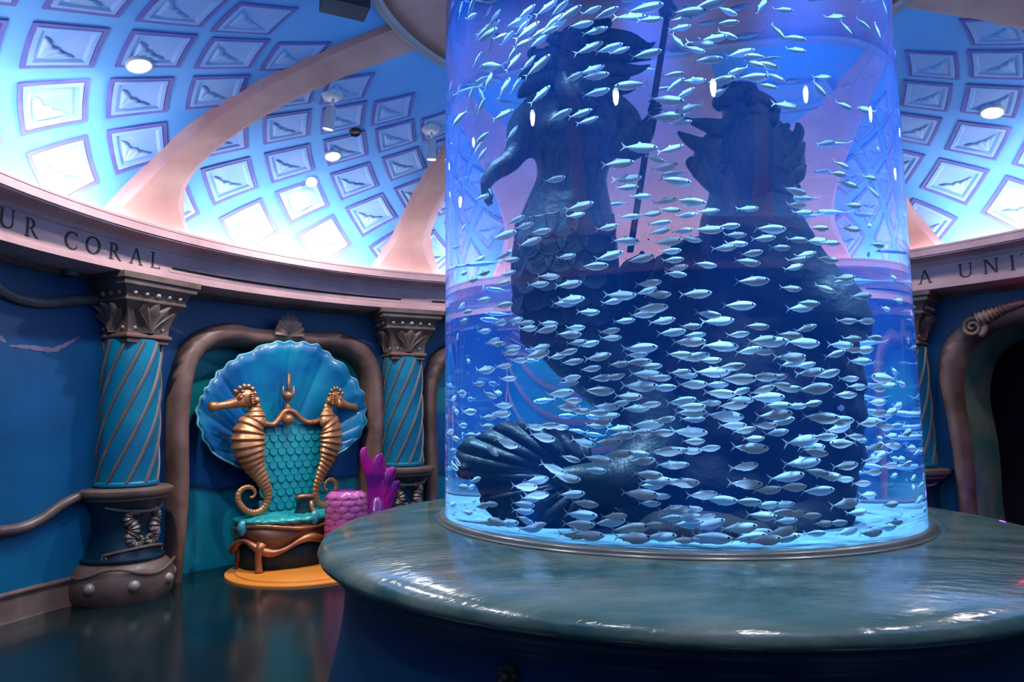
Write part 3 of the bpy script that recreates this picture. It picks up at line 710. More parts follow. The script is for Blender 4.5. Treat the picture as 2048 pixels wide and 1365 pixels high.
STUD = M('stud_blue_shell', (0.03, 0.25, 0.38), .3, coat=.4)
ORANGE = M('step_orange_paint', (0.85, 0.27, 0.03), .45, 0, (0.88, 0.33, 0.05), 3)
step = thing('round_step', 'flat round orange step on the floor under the throne', 'step', polar(4.36, TAZ, 0), -radians(TAZ))
mb = MB(); mb.lathe([(0.0001, .018), (.755, .018), (.76, .014), (.76, 0)], 72); mb.build('lower_disc', ORANGE, step, world=False)
mb = MB(); mb.lathe([(0.0001, .034), (.655, .034), (.66, .030), (.66, .017)], 72); mb.build('upper_disc', ORANGE, step, world=False)
th = thing('throne', 'seahorse throne with blue scallop-shell back and teal scaled backrest', 'throne', _to+Vector((0, 0, .034)), -radians(TAZ))
ZB = .036
PM[th] = Matrix.Translation(_to) @ Matrix.Rotation(-radians(TAZ), 4, 'Z')
th.location = _to
def tl(name, mb, mat, parent=None, **kw): return mb.build(name, mat, parent or th, world=False, **kw)
plan = smooth_path([(-.55, .22), (-.56, .05), (-.50, -.12), (-.34, -.24), (-.12, -.31), (.12, -.31), (.34, -.24), (.50, -.12), (.56, .05), (.55, .22)], 6)
def extr(plan, z0, z1, k0=1, k1=1, zf=None):
    n = len(plan); vs = [(x*k0, y*k0, z0 if not zf else zf(i/(n-1))) for i, (x, y) in enumerate(plan)]+[(x*k1, y*k1, z1) for x, y in plan]
    fs = [(i, i+1, n+i+1, n+i) for i in range(n-1)]+[tuple(range(n, 2*n)), tuple(range(n-1, -1, -1)), (n-1, 0, n, 2*n-1)]
    return MB().add(vs, fs)
# draped dark skirt
n = len(plan)*4; pl4 = smooth_path(plan, 4); 
sk = [(x*(.90+.012*sin(i*1.9)), y*(.88+.02*sin(i*1.9))) for i, (x, y) in enumerate(pl4)]
tl('skirt', extr(sk, ZB, .30), SKIRT)
zseat = .50
tl('apron', extr(plan, .28, zseat-.02, 1.0, .985, zf=lambda t: .295-.07*cos(t*pi*6)), COPDK)
pts = [(x*1.03, y*1.04, .27-.06*cos(i/(len(plan)-1)*pi*6)) for i, (x, y) in enumerate(plan)]
mb = MB(); mb.tube(pts, [.034+.012*sin(i*.5) for i in range(len(pts))], 8); tl('apron_moulding', mb, COPPER)
pts = [(x*1.0, y*1.0, zseat-.05-.025*cos(i/(len(plan)-1)*pi*4)) for i, (x, y) in enumerate(plan)]
mb = MB(); mb.tube(pts, .02, 8); tl('seat_rail', mb, COPPER)
for sx in (-1, 1):
    mb = MB(); mb.tube([(sx*.44, -.20, .31), (sx*.47, -.205, .25), (sx*.475, -.20, .17), (sx*.465, -.20, .08), (sx*.47, -.205, ZB)], [.05, .04, .032, .034, .045], 10); tl('leg', mb, COPPER)
    mb = MB(); mb.tube([(sx*.50, .20, .30), (sx*.50, .20, ZB)], [.04, .035], 8); tl('leg', mb, COPPER)
# seat cushion with rippled edge
seatp = [(x*(1.03+.012*sin(i*1.3)), y*(1.05+.015*sin(i*1.3))) for i, (x, y) in enumerate(smooth_path(plan, 2))]
n = len(seatp); vs = []; fs = []
for k, (s, z) in enumerate([(.96, zseat-.02), (1.0, zseat), (1.005, zseat+.015), (.97, zseat+.032), (.8, zseat+.045), (.5, zseat+.05), (.02, zseat+.05)]):
    for i, (x, y) in enumerate(seatp): vs.append((x*s, .1+(y-.1)*s, z+.006*sin(i*.9+k)))
for k in range(6):
    for i in range(n): fs.append((k*n+i, k*n+(i+1) % n, (k+1)*n+(i+1) % n, (k+1)*n+i))
tl('seat', MB().add(vs, fs), TEALSEAT, label='rippled teal seat')
for (px, py, y) in ((485, 1058, -.02), (629, 1037, -.30)):
    x, z = lp(px, py, y); vs = []; fs = []; nu, nv = 20, 8
    for i in range(nv+1):
        for j in range(nu):
            a = 2*pi*j/nu; t = i/nv*pi/2; r = (.062+.004*abs(sin(a*5)))*cos(t); vs.append((x+r*sin(a)*(.9 if cos(a) > 0 else .9+.25*cos(a)), y-.045*sin(t)*(1+.06*abs(cos(a*6))), z+r*cos(a)*1.25))
    for i in range(nv):
        for j in range(nu): fs.append((i*nu+j, i*nu+(j+1) % nu, (i+1)*nu+(j+1) % nu, (i+1)*nu+j))
    tl('shell_stud', MB().add(vs, fs), STUD, label='pale blue shell stud')
# small arm post standing on the seat
x, z = lp(607, 1020, -.10)
post = MB()
for k, (w_, d_, zz) in enumerate([(.075, .07, zseat+.03), (.062, .06, zseat+.06), (.058, .055, zseat+.14), (.075, .07, zseat+.21), (.11, .09, zseat+.225)]): pass
def rectstack(L, cx, cy):
    vs = []; fs = []
    for w_, d_, zz in L: vs += [(cx-w_, cy-d_, zz), (cx+w_, cy-d_, zz), (cx+w_, cy+d_, zz), (cx-w_, cy+d_, zz)]
    for i in range(len(L)-1):
        for j in range(4): fs.append((4*i+j, 4*i+(j+1) % 4, 4*i+4+(j+1) % 4, 4*i+4+j))
    fs.append((3, 2, 1, 0)); fs.append(tuple(4*(len(L)-1)+j for j in range(4))); return MB().add(vs, fs)
ap = tl('arm_post', rectstack([(.075, .05, zseat+.045), (.08, .05, zseat+.06), (.062, .045, zseat+.09), (.058, .045, zseat+.16), (.085, .055, zseat+.20)], x, -.10), SKIRT, smooth=False)
mb = MB(); mb.tube([(x-.10, -.13, zseat+.215), (x-.02, -.14, zseat+.222), (x+.08, -.13, zseat+.21), (x+.11, -.12, zseat+.20)], [.022, .026, .026, .016], 8); mb.build('arm_cap', COPPER, ap, world=False)
mb = MB(); mb.tube([(x+.055, -.15, zseat+.17), (x+.06, -.155, zseat+.10), (x+.075, -.17, zseat+.065), (x+.085, -.19, zseat+.055)], [.02, .026, .03, .022], 8); mb.build('arm_foot', COPPER, ap, world=False)
# scaled backrest
YB = .16
xl, zt = lp(531, 852, YB); xr, _ = lp(646, 852, YB); zb_ = zseat+.03
xc = .5*(xl+xr)
BX = .5*(xr-xl)
tl('back_board', rectstack([(BX, .03, zb_), (BX, .03, zt)], xc, YB+.05), SKIRT, smooth=False)
def scale_mesh(w, h, mat, th_=.022):
    vs = []; fs = []; out_ = [(-.5, .5), (-.5, .0)]+[(-.5*cos(t), -.5*sin(t)) for t in [pi*i/8 for i in range(1, 8)]]+[(.5, 0), (.5, .5)]
    n = len(out_)
    for (x, z) in out_: vs.append((x*w, 0, z*h))
    for (x, z) in out_: vs.append((x*w*.86, -th_*(.55-.75*z), z*h*.86+.03*h))
    for i in range(n): fs.append((i, (i+1) % n, n+(i+1) % n, n+i))
    fs.append(tuple(n+i for i in range(n)))
    me = bpy.data.meshes.new('scale'); me.from_pydata(vs, [], fs); me.materials.append(mat); me.update(); return me
ncol = 7; W = 2*BX/ncol; nrow = 13; Hh = (zt-zb_)/nrow
sm = scale_mesh(W*1.04, Hh*1.7, TEALS)
for r in range(nrow):
    for c in range(ncol+(r % 2)):
        o = link('scale', sm, th, world=False); o.location = (xc-BX+W*(c+.5-(.5 if r % 2 else 0)), YB+.012-.004*(r % 2), zt-Hh*(r+.75))
# crest rail and finials
P = smooth_path([lp(*p, YB-.02) for p in [(528, 848), (545, 850), (556, 840), (566, 826), (576, 822), (588, 826), (600, 838), (618, 846), (650, 840)]], 5)
mb = MB(); mb.tube([(x, YB-.03, z) for x, z in P], .032, 8); tl('crest_rail', mb, COPPER)
x, z = lp(576, 840, YB-.07); mb = MB(); mb.sphere((x, YB-.07, z), .062, 16, 10); tl('ball_finial', mb, COPPER)
x0, z0 = lp(575, 822, YB); _, z1 = lp(575, 748, YB)
hgt = z1-z0; mb = MB(); mb.lathe([(.03, 0), (.045, .03*1), (.02, .06), (.016, .09), (.035, .12), (.06, .15), (.05, .19), (.02, .21), (.0, .21)], 14, c=(x0, YB, z0)); mb.box((x0, YB-.01, z0+hgt*.68), (.03, .03, hgt*.64))
for sx in (-1, 1): mb.tube([(x0+sx*.03, YB, z0+.15), (x0+sx*.065, YB-.01, z0+.18), (x0+sx*.06, YB-.01, z0+.27)], [.014, .014, .008], 6)
tl('trident_finial', mb, COPDK, label='dark trident finial')
# scallop shell
YS = .30
hinge = lp(566, 930, YS)
oL = [(500, 936), (476, 934), (450, 922), (439, 916), (425, 905), (415, 890), (404, 878), (402, 862), (393, 850), (395, 835), (392, 822), (398, 810), (399, 797), (407, 790), (407, 779), (415, 774), (421, 762), (429, 758), (434, 745), (446, 740), (455, 726), (468, 722), (476, 712), (490, 709), (505, 704), (515, 695), (528, 691), (541, 689), (552, 684), (566, 687), (579, 683), (592, 688), (604, 685), (617, 691), (632, 690), (641, 701), (655, 706), (664, 720), (681, 728), (690, 738), (698, 753), (711, 762), (714, 778), (724, 788), (724, 803), (731, 815), (726, 830), (729, 845), (720, 858), (717, 873), (706, 882), (692, 897), (672, 908), (640, 925)]
OP = smooth_path([lp(*p, YS-.08) for p in oL], 4); n = len(OP); vs = []; fs = []; nr = 12
for i in range(nr+1):
    t = .04+.96*i/nr
    for j, (x, z) in enumerate(OP):
        ang = atan2(x-hinge[0], z-hinge[1]); ridge = abs(sin(ang*180/pi/250*pi*13))
        k = t; y = YS+.10*(1-t)*1.2-.10*t*t+.035*t*(.5-ridge)
        vs.append((lerp(hinge[0], x, k), y, lerp(hinge[1], z, k)))
for i in range(nr):
    for j in range(n-1): fs.append((i*n+j, i*n+j+1, (i+1)*n+j+1, (i+1)*n+j))
sh = tl('shell_back', MB().add(vs, fs), SHELLM, label='large blue scallop shell back'); m_ = sh.modifiers.new('thick', 'SOLIDIFY'); m_.thickness = .03; m_.offset = 1
ed = MB(); ed.tube([(x, YS-.10+.035*(.5-abs(sin(atan2(x-hinge[0], z-hinge[1])*180/pi/250*pi*13))), z) for x, z in OP], .014, 6); ed.build('shell_edge', M('shell_pale_edge', (0.12, 0.46, 0.58), .35), sh, world=False, label='pale rounded shell edge')
# seahorses
SH = [(475, 285, 95), (470, 330, 120), (470, 380, 180), (465, 430, 215), (435, 480, 255), (418, 530, 285), (413, 580, 300), (413, 630, 297), (420, 680, 280), (433, 730, 255), (447, 780, 225), (468, 830, 190), (497, 880, 155), (525, 930, 130), (548, 980, 112), (568, 1030, 95), (577, 1080, 80), (572, 1130, 72), (545, 1180, 66), (500, 1213, 62), (450, 1222, 60), (395, 1205, 58), (352, 1165, 56), (325, 1115, 54), (328, 1060, 52), (360, 1018, 48), (410, 1000, 42), (452, 1015, 36), (470, 1050, 30), (455, 1085, 26), (425, 1088, 20)]
YH = .02
def sp_(x, y): return lp(400+x/4.265, 740+y/4.265, YH)
_kz = abs(lp(480, 900, YH)[1]-lp(480, 800, YH)[1])/100/4.265
def seahorse_geo():
    P = smooth_path([(*sp_(x, y), w*_kz/2) for x, y, w in SH], 9)
    ph = 0; pts = []; rad = []; prev = None
    for x, z, r in P:
        if prev: ph += hypot(x-prev[0], z-prev[1])/(.028+.23*r)
        prev = (x, z); f = ph % 1.0
        pts.append((x, 0, z)); rad.append(r*(.88+.20*(f if f < .75 else (1-f)*3)))
    body = MB(); body.tube(pts, rad, 16, up=(0, 1, 0), flat=.78)
    def S(mb, x, y, r, sc=(1, .8, 1)): a, b = sp_(x, y); mb.sphere((a, 0, b), r*_kz, 14, 10, sc)
    head = MB(); S(head, 395, 240, 84); S(head, 355, 245, 66); S(head, 440, 270, 62)
    sn = [(350, 262, 52), (290, 285, 38), (220, 300, 29), (160, 310, 27), (125, 313, 33), (95, 318, 40), (72, 322, 30)]
    head.tube([(sp_(x, y)[0], -.01, sp_(x, y)[1]) for x, y, r in sn], [r*_kz*1.2 for x, y, r in sn], 12, up=(0, 1, 0))
    eye = MB(); a, b = sp_(325, 238); eye.sphere((a, -.075*.9, b), 20*_kz, 10, 8); eye.tube([(a+28*_kz*cos(t*pi/6), -.066, b+28*_kz*sin(t*pi/6)) for t in range(13)], 7*_kz, 6)
    ear = MB(); a, b = sp_(466, 262); ear.sphere((a, -.05, b), 30*_kz, 10, 8)
    cor = MB()
    for x, y, dx, dy in ((300, 195, -25, -25), (330, 165, -10, -30), (362, 150, 5, -32), (395, 152, 18, -30), (425, 172, 28, -22), (445, 205, 30, -10), (350, 190, -5, -20), (400, 200, 20, -12)):
        a, b = sp_(x, y); c, d = sp_(x+dx, y+dy); cor.tube([(a, -.03, b), (lerp(a, c, .6), -.035, lerp(b, d, .6)), (c, -.03, d)], [24*_kz, 18*_kz, 4*_kz], 8)
    for k in range(5):   # cheek ridges
        a, b = sp_(395+k*4, 215+k*18); c, d = sp_(440, 205+k*22); cor.tube([(a, -.085, b), (lerp(a, c, .5), -.088, lerp(b, d, .5)+.01), (c, -.06, d)], 9*_kz, 6)
    return [('body', body), ('head', head), ('eye', eye), ('ear_knob', ear), ('coronet', cor)]
XI_L = lp(533, 880, YH)[0]; XI_R = lp(637, 880, YH)[0]
for mirror in (False, True):
    geo = seahorse_geo(); root = None
    for nm, mb in geo:
        if mirror: mb.v = [Vector((XI_R+(XI_L-v.x)*1.03+v.y*.35, v.y*.93+(XI_L-v.x)*.38, v.z)) for v in mb.v]
        mb.v = [Vector((v.x, v.y+YH, v.z)) for v in mb.v]
        if nm == 'body': root = fix(tl('seahorse', mb, GOLDC, label='ribbed copper seahorse arm facing '+('right' if mirror else 'left')))
        else: fix(mb.build(nm, GOLDC, root, world=False))

# ---- mermaid tail sculpture
PURP = M('tail_magenta_scale', (0.55, 0.08, 0.42), .25, 0, (0.75, 0.18, 0.46), 5, coat=.6)
PURD = M('tail_violet', (0.10, 0.01, 0.20), .3, 0, (0.22, 0.02, 0.26), 4, .2, 14, coat=.5)
FINM = M('tail_fin_magenta', (0.50, 0.01, 0.28), .25, 0, (0.10, 0.005, 0.18), 3, .3, 12, coat=.6)
TAIL_R = 4.05
p0 = at_R(693, 1000, TAIL_R); taz = azz(p0); base = polar(hypot(p0.x, p0.y), taz, 0)
tail = thing('mermaid_tail', 'glossy magenta scaled mermaid tail sculpture with purple fluke beside the throne', 'sculpture', base, -radians(taz))
def tloc(px, py, dy=0.0):
    u = Vector((cos(radians(taz)), -sin(radians(taz)), 0)); nn = Vector((sin(radians(taz)), cos(radians(taz)), 0))
    d = ray(px, py); t = (dy-(CAM-base).dot(nn))/d.dot(nn); p = CAM+d*t-base; return p.dot(u), p.z
cx0, ztop = tloc(693, 982); rr = abs(tloc(727, 1020)[0]-tloc(660, 1020)[0])/2
prof = [(rr*.9, .036), (rr*.98, .3), (rr*1.0, ztop-.30), (rr*.99, ztop-.14), (rr*.90, ztop-.05), (rr*.70, ztop-.005), (rr*.35, ztop+.01), (0.0001, ztop+.01)]
mb = MB(); mb.lathe(prof, 32, c=(cx0, 0, 0)); mb.build('trunk', PURD, tail, world=False)
def tscale(mat):
    vs = []; fs = []; n = 9; w = .075; h = .085
    out_ = [(-1, .6), (-1, .1)]+[(-cos(pi*i/8), .1-.75*sin(pi*i/8)) for i in range(1, 8)]+[(1, .1), (1, .6)]
    m_ = len(out_)
    for x, z in out_: vs.append((x*w, .004-.006*abs(x), z*h))
    for x, z in out_: vs.append((x*w*.8, -.022+.03*z*(1 if z > 0 else .25), z*h*.82+.004))
    for i in range(m_): fs.append((i, (i+1) % m_, m_+(i+1) % m_, m_+i))
    fs.append(tuple(m_+i for i in range(m_)))
    me = bpy.data.meshes.new('scale'); me.from_pydata(vs, [], fs); me.materials.append(mat); me.polygons.foreach_set('use_smooth', [True]*len(me.polygons)); me.update(); return me
ts = tscale(PURP)
for r in range(9):
    z = ztop-.04-r*.062; R_ = interp(z, [ztop-.14, ztop-.05, ztop-.005], [rr*.99, rr*.92, rr*.72]); tilt = interp(z, [ztop-.14, ztop-.05, ztop-.005], [.12, .55, 1.0])
    for c in range(9):
        a = (c+(.5 if r % 2 else 0))*2*pi/9
        o = link('scale', ts, tail, world=False); o.location = (cx0+R_*sin(a), -R_*cos(a), z); o.rotation_euler = (-tilt, 0, a)
# fluke: stalk and splayed lobes
def fin_lobe(pts, w, name='fin_lobe', mat=FINM):
    """pts: local (x,y,z) spine; w: half widths"""
    P = smooth_path([(*p, ww) for p, ww in zip(pts, w)], 6); vs = []; fs = []; n = len(P)
    for i, (x, y, z, ww) in enumerate(P):
        q0 = P[max(i-1, 0)]; q1 = P[min(i+1, n-1)]; T = Vector((q1[0]-q0[0], q1[1]-q0[1], q1[2]-q0[2])).normalized(); S_ = T.cross(Vector((0, 1, 0))).normalized(); N_ = T.cross(S_)
        for e, b in ((-1, 0), (-.7, .5), (-.35, .35), (0, 1), (.35, .35), (.7, .5), (1, 0), (.5, -.5), (0, -.6), (-.5, -.5)): vs.append(Vector((x, y, z))+S_*(e*ww)+N_*(b*.03))
    for i in range(n-1):
        for k in range(10): fs.append((i*10+k, i*10+(k+1) % 10, (i+1)*10+(k+1) % 10, (i+1)*10+k))
    fs.append(tuple(range(10))); fs.append(tuple((n-1)*10+k for k in range(10)))
    o = mk(name, vs, fs, mat, tail, world=False); return fix(o)
f = lambda px, py, dy=.12: (tloc(px, py, dy)[0], dy, tloc(px, py, dy)[1])
fin_lobe([f(752, 1030), f(752, 990), f(745, 955), f(733, 925), f(727, 905), f(731, 895)], [.12, .10, .085, .07, .045, .012])
fin_lobe([f(756, 1030), f(758, 990), f(757, 955), f(758, 925), f(762, 908)], [.12, .10, .09, .085, .02])
fin_lobe([f(760, 1030), f(765, 1000), f(773, 968), f(783, 945), f(791, 937)], [.12, .10, .085, .07, .015])
fin_lobe([f(762, 1030), f(770, 1005), f(782, 985), f(792, 970), f(796, 962)], [.12, .10, .08, .06, .012])
mb = MB(); mb.tube([(cx0, .02, .22), (lerp(cx0, f(752, 1030)[0], .5), (.08), .20), (f(752, 1040)[0], .12, .25), (f(753, 1010)[0], .12, f(753, 1005)[2]), (f(753, 1000)[0], .12, f(753, 990)[2])], [.16, .15, .13, .08, .01], 14); mb.build('stalk', PURD, tail, world=False)
# ================================================================ inside the tank: rockwork, merman, mermaid, fish
STAT = M('statue_dark_bronze', (0.004, 0.007, 0.010), .45, .1, (0.009, 0.015, 0.018), 4, .5, 18, spec=.12)
ROCK = M('rock_dark', (0.004, 0.004, 0.006), .8, 0, (0.010, 0.010, 0.013), 6, 1.0, 10, spec=.08)
def ppm(px, py, q): return (tank_q(px, py-10, q)-tank_q(px, py+10, q)).length/20   # metres per photo pixel at that depth
def ppmx(px, py, q): return (tank_q(px-10, py, q)-tank_q(px+10, py, q)).length/20
def blob_obj(name, chains, mat, parent=None, voxel=.022, smooth=6, flat=None, ridge=None, **kw):
    """one continuous surface: union of tapered limbs fused by a voxel remesh"""
    mb = MB()
    for ch in chains:
        P = smooth_path([(*p, r) for p, r in ch], 4) if len(ch) > 2 else [(*p, r) for p, r in ch]
        for i in range(len(P)):
            mb.sphere(P[i][:3], P[i][3], 14, 9)
        mb.tube([x[:3] for x in P], [x[3] for x in P], 14)
    o = fix(mb.build(name, mat, parent, **kw))
    r = o.modifiers.new('fuse', 'REMESH'); r.mode = 'VOXEL'; r.voxel_size = voxel; r.use_smooth_shade = True
    s = o.modifiers.new('soft', 'SMOOTH'); s.iterations = smooth; s.factor = .5
    return o
def T(px, py, q, rpx): return (tuple(tank_q(px, py, q)), rpx*.5*(ppmx(px, py, q)+ppm(px, py, q)))
# ---- merman
mer = thing('merman_statue', 'dark bronze merman statue raising a long trident inside the tank', 'statue', tank_q(1180, 1060, .15)*1)
mer.location.z = .985; PM[mer] = Matrix.Translation(mer.location)
Q = .45
body = blob_obj('body', [
    [T(1150, 205, Q, 34), T(1150, 245, Q, 72), T(1148, 300, Q, 74), T(1142, 360, Q, 66), T(1134, 420, Q, 82), T(1128, 480, Q, 98), T(1128, 560, Q, 104), T(1140, 630, Q, 92), T(1175, 700, Q-.05, 80), T(1240, 760, Q-.1, 78), T(1300, 830, Q-.05, 74), T(1300, 910, Q+.05, 66), T(1230, 965, Q+.2, 56), T(1160, 960, Q+.33, 34), T(1110, 950, Q+.40, 12)],
    [T(1100, 235, Q+.05, 50), T(1200, 235, Q+.05, 50)], [T(1112, 255, Q+.16, 40), T(1122, 262, Q+.16, 40)], [T(1180, 255, Q+.16, 40), T(1192, 262, Q+.16, 40)],
    [T(1080, 218, Q, 38), T(1050, 252, Q, 36), T(1038, 295, Q+.02, 27), T(1018, 325, Q+.05, 24), T(992, 340, Q+.08, 22), T(974, 362, Q+.1, 16), T(970, 385, Q+.1, 11)],
    [T(1215, 220, Q, 40), T(1245, 250, Q, 38), T(1252, 285, Q+.03, 28), T(1264, 302, Q+.06, 24), T(1285, 275, Q+.09, 21), T(1302, 240, Q+.12, 15), T(1309, 222, Q+.12, 12)],
    [T(1146, 185, Q, 30), T(1146, 150, Q+.03, 38), T(1146, 125, Q+.02, 40)],
], STAT, mer, label='dark muscular torso with fish tail')
# fingers
mb = MB()
for k in range(4):
    a = T(968+k*2.5, 388, Q+.12+.02*(k-1.5), 4); b = T(972+k*2.2, 402+2*(k % 2), Q+.13+.02*(k-1.5), 3.5); c = T(978+k*2, 411-1.5*k, Q+.11+.02*(k-1.5), 2.6); mb.tube([a[0], b[0], c[0]], [a[1], b[1], c[1]], 6)
a = T(978, 380, Q+.15, 4.2); b = T(984, 392, Q+.17, 3.6); c = T(982, 402, Q+.17, 2.8); mb.tube([a[0], b[0], c[0]], [a[1], b[1], c[1]], 6)
for k in range(4):
    y = 203+k*8; L_ = [T(1302, y, Q+.10, 4.5), T(1308, y, Q+.17, 4.5), T(1317, y, Q+.165, 4.2), T(1321, y+1, Q+.12, 3.6)]; mb.tube([x[0] for x in L_], [x[1] for x in L_], 6)
L_ = [T(1300, 222, Q+.13, 5), T(1306, 205, Q+.165, 4.2), T(1313, 196, Q+.16, 3.4)]; mb.tube([x[0] for x in L_], [x[1] for x in L_], 6)
mb.build('fingers', STAT, mer)
# face
mb = MB(); c, r = T(1146, 128, Q+.03, 36); fd = TC
c = Vector(c); up = Vector((0, 0, 1)); rt = up.cross(fd)
mb.sphere(c+fd*r*1.08+up*r*.02, r*.17, 8, 6, (1, 1, 1.5)); 
for e in (-1, 1): mb.sphere(c+fd*r*.98+rt*e*r*.36+up*r*.25, r*.13, 8, 6); mb.tube([c+fd*r*1.0+rt*e*r*.15+up*r*.42, c+fd*r*1.02+rt*e*r*.4+up*r*.48, c+fd*r*.85+rt*e*r*.65+up*r*.36], r*.08, 6)
mb.tube([c+fd*r*1.02-rt*r*.28-up*r*.38, c+fd*r*1.08-up*r*.36, c+fd*r*1.02+rt*r*.28-up*r*.38], r*.07, 6)
mb.build('face', STAT, mer)
# hair and beard: swept locks
def locks(name, L, parent, q0, mat=STAT, **kw):
    mb = MB()
    for ch in L:
        P = [T(x, y, q0+dq, w) for x, y, w, dq in ch]; S_ = smooth_path([(*p, r) for p, r in P], 6)
        mb.tube([s[:3] for s in S_], [max(s[3], .003) for s in S_], 8)
    return mb.build(name, mat, parent, **kw)
locks('hair', [
    [(1120, 100, 26, 0), (1150, 75, 30, 0), (1190, 60, 24, 0), (1215, 45, 10, 0), (1205, 35, 3, 0)],
    [(1140, 95, 28, -.05), (1200, 80, 26, -.05), (1250, 78, 18, -.05), (1290, 92, 10, -.05), (1310, 85, 2, -.05)],
    [(1160, 115, 30, -.05), (1215, 110, 24, -.05), (1265, 112, 16, -.05), (1302, 118, 3, -.05)],
    [(1165, 135, 30, -.05), (1220, 140, 22, -.05), (1270, 140, 12, -.05), (1300, 130, 2, -.05)],
    [(1165, 155, 30, -.05), (1210, 165, 20, -.05), (1245, 160, 10, -.05), (1262, 148, 2, -.05)],
    [(1165, 170, 26, -.03), (1215, 180, 18, -.03), (1250, 182, 8, -.03), (1270, 178, 2, -.03)],
    [(1115, 110, 28, 0), (1085, 115, 22, 0), (1066, 105, 12, 0), (1068, 92, 4, 0)],
    [(1110, 130, 30, 0), (1075, 145, 24, 0), (1050, 150, 12, 0), (1038, 158, 3, 0)],
    [(1110, 155, 30, 0), (1070, 170, 24, 0), (1048, 185, 14, 0), (1036, 196, 3, 0)],
    [(1120, 80, 18, .05), (1100, 72, 12, .05), (1095, 62, 3, .05)],
    [(1150, 85, 20, .08), (1175, 66, 14, .08), (1190, 75, 7, .08), (1182, 84, 3, .08)],
], mer, Q, label='wind-swept hair locks')
locks('beard', [[(1128, 150, 18, .2), (1135, 180, 22, .24), (1150, 205, 16, .26), (1165, 225, 4, .26)], [(1146, 155, 18, .22), (1155, 185, 20, .25), (1175, 205, 12, .26), (1195, 212, 3, .26)], [(1160, 150, 16, .2), (1180, 172, 16, .22), (1205, 185, 8, .22), (1225, 186, 2, .22)]], mer, Q)
# trident
a = Vector(T(1336, 25, Q+.14, 6)[0]); b = Vector(T(1260, 505, Q+.14, 6)[0]); wpx = T(1300, 250, Q, 6)[1]
mb = MB(); mb.tube([a, lerp(a, b, .5), b], wpx, 10)
d = (a-b).normalized(); mb.lathe([(wpx*1.2, -.03), (wpx*2.6, -.01), (wpx*2.8, .02), (wpx*1.4, .05), (wpx*2.2, .08), (wpx*1.2, .12)], 14, c=a)
sd = rt
for e in (-1, 0, 1): mb.tube([a+d*.08, a+d*.14+sd*e*.13, a+d*.30+sd*e*.15, a+d*.46+sd*e*.12], [wpx, wpx*.95, wpx*.8, .004], 8)
mb.build('trident', STAT, mer, label='long thin trident')
# tail fluke at lower left
def web(name, root, edge, parent, thick=.03, mat=STAT, label=None):
    """fin membrane: root (px,py,q), edge list of (px,py,q); ribs towards each edge point"""
    E_ = smooth_path([tuple(tank_q(*e)) for e in edge], 5); r0 = tank_q(*root); vs = []; fs = []; m_ = 9; n_ = len(E_)
    for j, e in enumerate(E_):
        e = Vector(e)
        for k in range(m_+1):
            t = k/m_; vs.append(r0.lerp(e, t)+TC*(.10*sin(pi*t)+.022*cos(j*pi*2/5)*t))
    for j in range(n_-1):
        for k in range(m_): fs.append((j*(m_+1)+k, j*(m_+1)+k+1, (j+1)*(m_+1)+k+1, (j+1)*(m_+1)+k))
    o = mk(name, vs, fs, mat, parent, label=label); s = o.modifiers.new('thick', 'SOLIDIFY'); s.thickness = thick; s.offset = 0; return o
web('fluke', (1180, 955, .5), [(1180, 880, .55), (1120, 862, .55), (1060, 850, .55), (1000, 848, .5), (965, 868, .5), (925, 885, .5), (912, 915, .5), (916, 955, .5), (930, 930, .5), (945, 950, .52), (960, 985, .52), (990, 1010, .55), (960, 1000, .55), (1000, 1045, .55), (1050, 1075, .55), (1110, 1085, .5), (1200, 1090, .45), (1280, 1075, .4)], mer, label='broad dark tail fluke')
# scales on the merman's tail
sme = None
for r in range(7):
    for c in range(5):
        px = 1032+c*48+(24 if r % 2 else 0)-(r*3 if r < 5 else 0)+(6*(r-4) if r > 4 else 0); py = 468+r*34
        if px > 1225: continue
        P_ = tank_q(px, py, .77); cc = tank_q(1128, py, .45); n_ = Vector((P_.x-cc.x, P_.y-cc.y, 0)); w_ = 104*ppmx(1128, py, .45)*interp(py, [450, 560, 700], [.92, 1.0, .82])
        u_ = (px-1128)/118
        if abs(u_) > .93: continue
        pos = cc+rt*(u_*w_)*1.0+TC*(sqrt(1-u_*u_)*w_*.98)
        if sme is None: sme = scale_mesh(.17, .15, STAT, .03)
        o = link('tail_scale', sme, mer); o.matrix_parent_inverse = PM[mer].inverted(); o.location = pos; o.rotation_euler = (0, 0, atan2(rt.y, rt.x)+math.asin(max(-1, min(1, u_)))*1.0)

# ---- mermaid seen from behind
mm = thing('mermaid_statue', 'dark mermaid statue with spiky flowing hair on the rock, right of the trident', 'statue', tank_q(1520, 760, -.1)); PM[mm] = Matrix.Translation(mm.location)
Q2 = .30
blob_obj('body', [
    [T(1476, 205, Q2, 36), T(1480, 225, Q2, 26), T(1490, 262, Q2, 50), T(1500, 310, Q2, 74), T(1502, 360, Q2, 76), T(1500, 410, Q2, 78), T(1505, 470, Q2, 100), T(1540, 540, Q2, 105), T(1600, 590, Q2, 92), T(1660, 615, Q2+.05, 72), T(1690, 640, Q2+.1, 52)],
    [T(1465, 265, Q2, 36), T(1420, 300, Q2+.05, 28), T(1400, 345, Q2+.1, 20)], [T(1530, 265, Q2, 38), T(1575, 300, Q2, 30), T(1590, 350, Q2, 22)],
    [T(1476, 200, Q2, 38), T(1472, 195, Q2, 38)],
    [T(1620, 600, Q2, 70), T(1700, 620, Q2, 40), T(1715, 660, Q2, 30)],
], STAT, mm, label='dark torso and coiled tail')
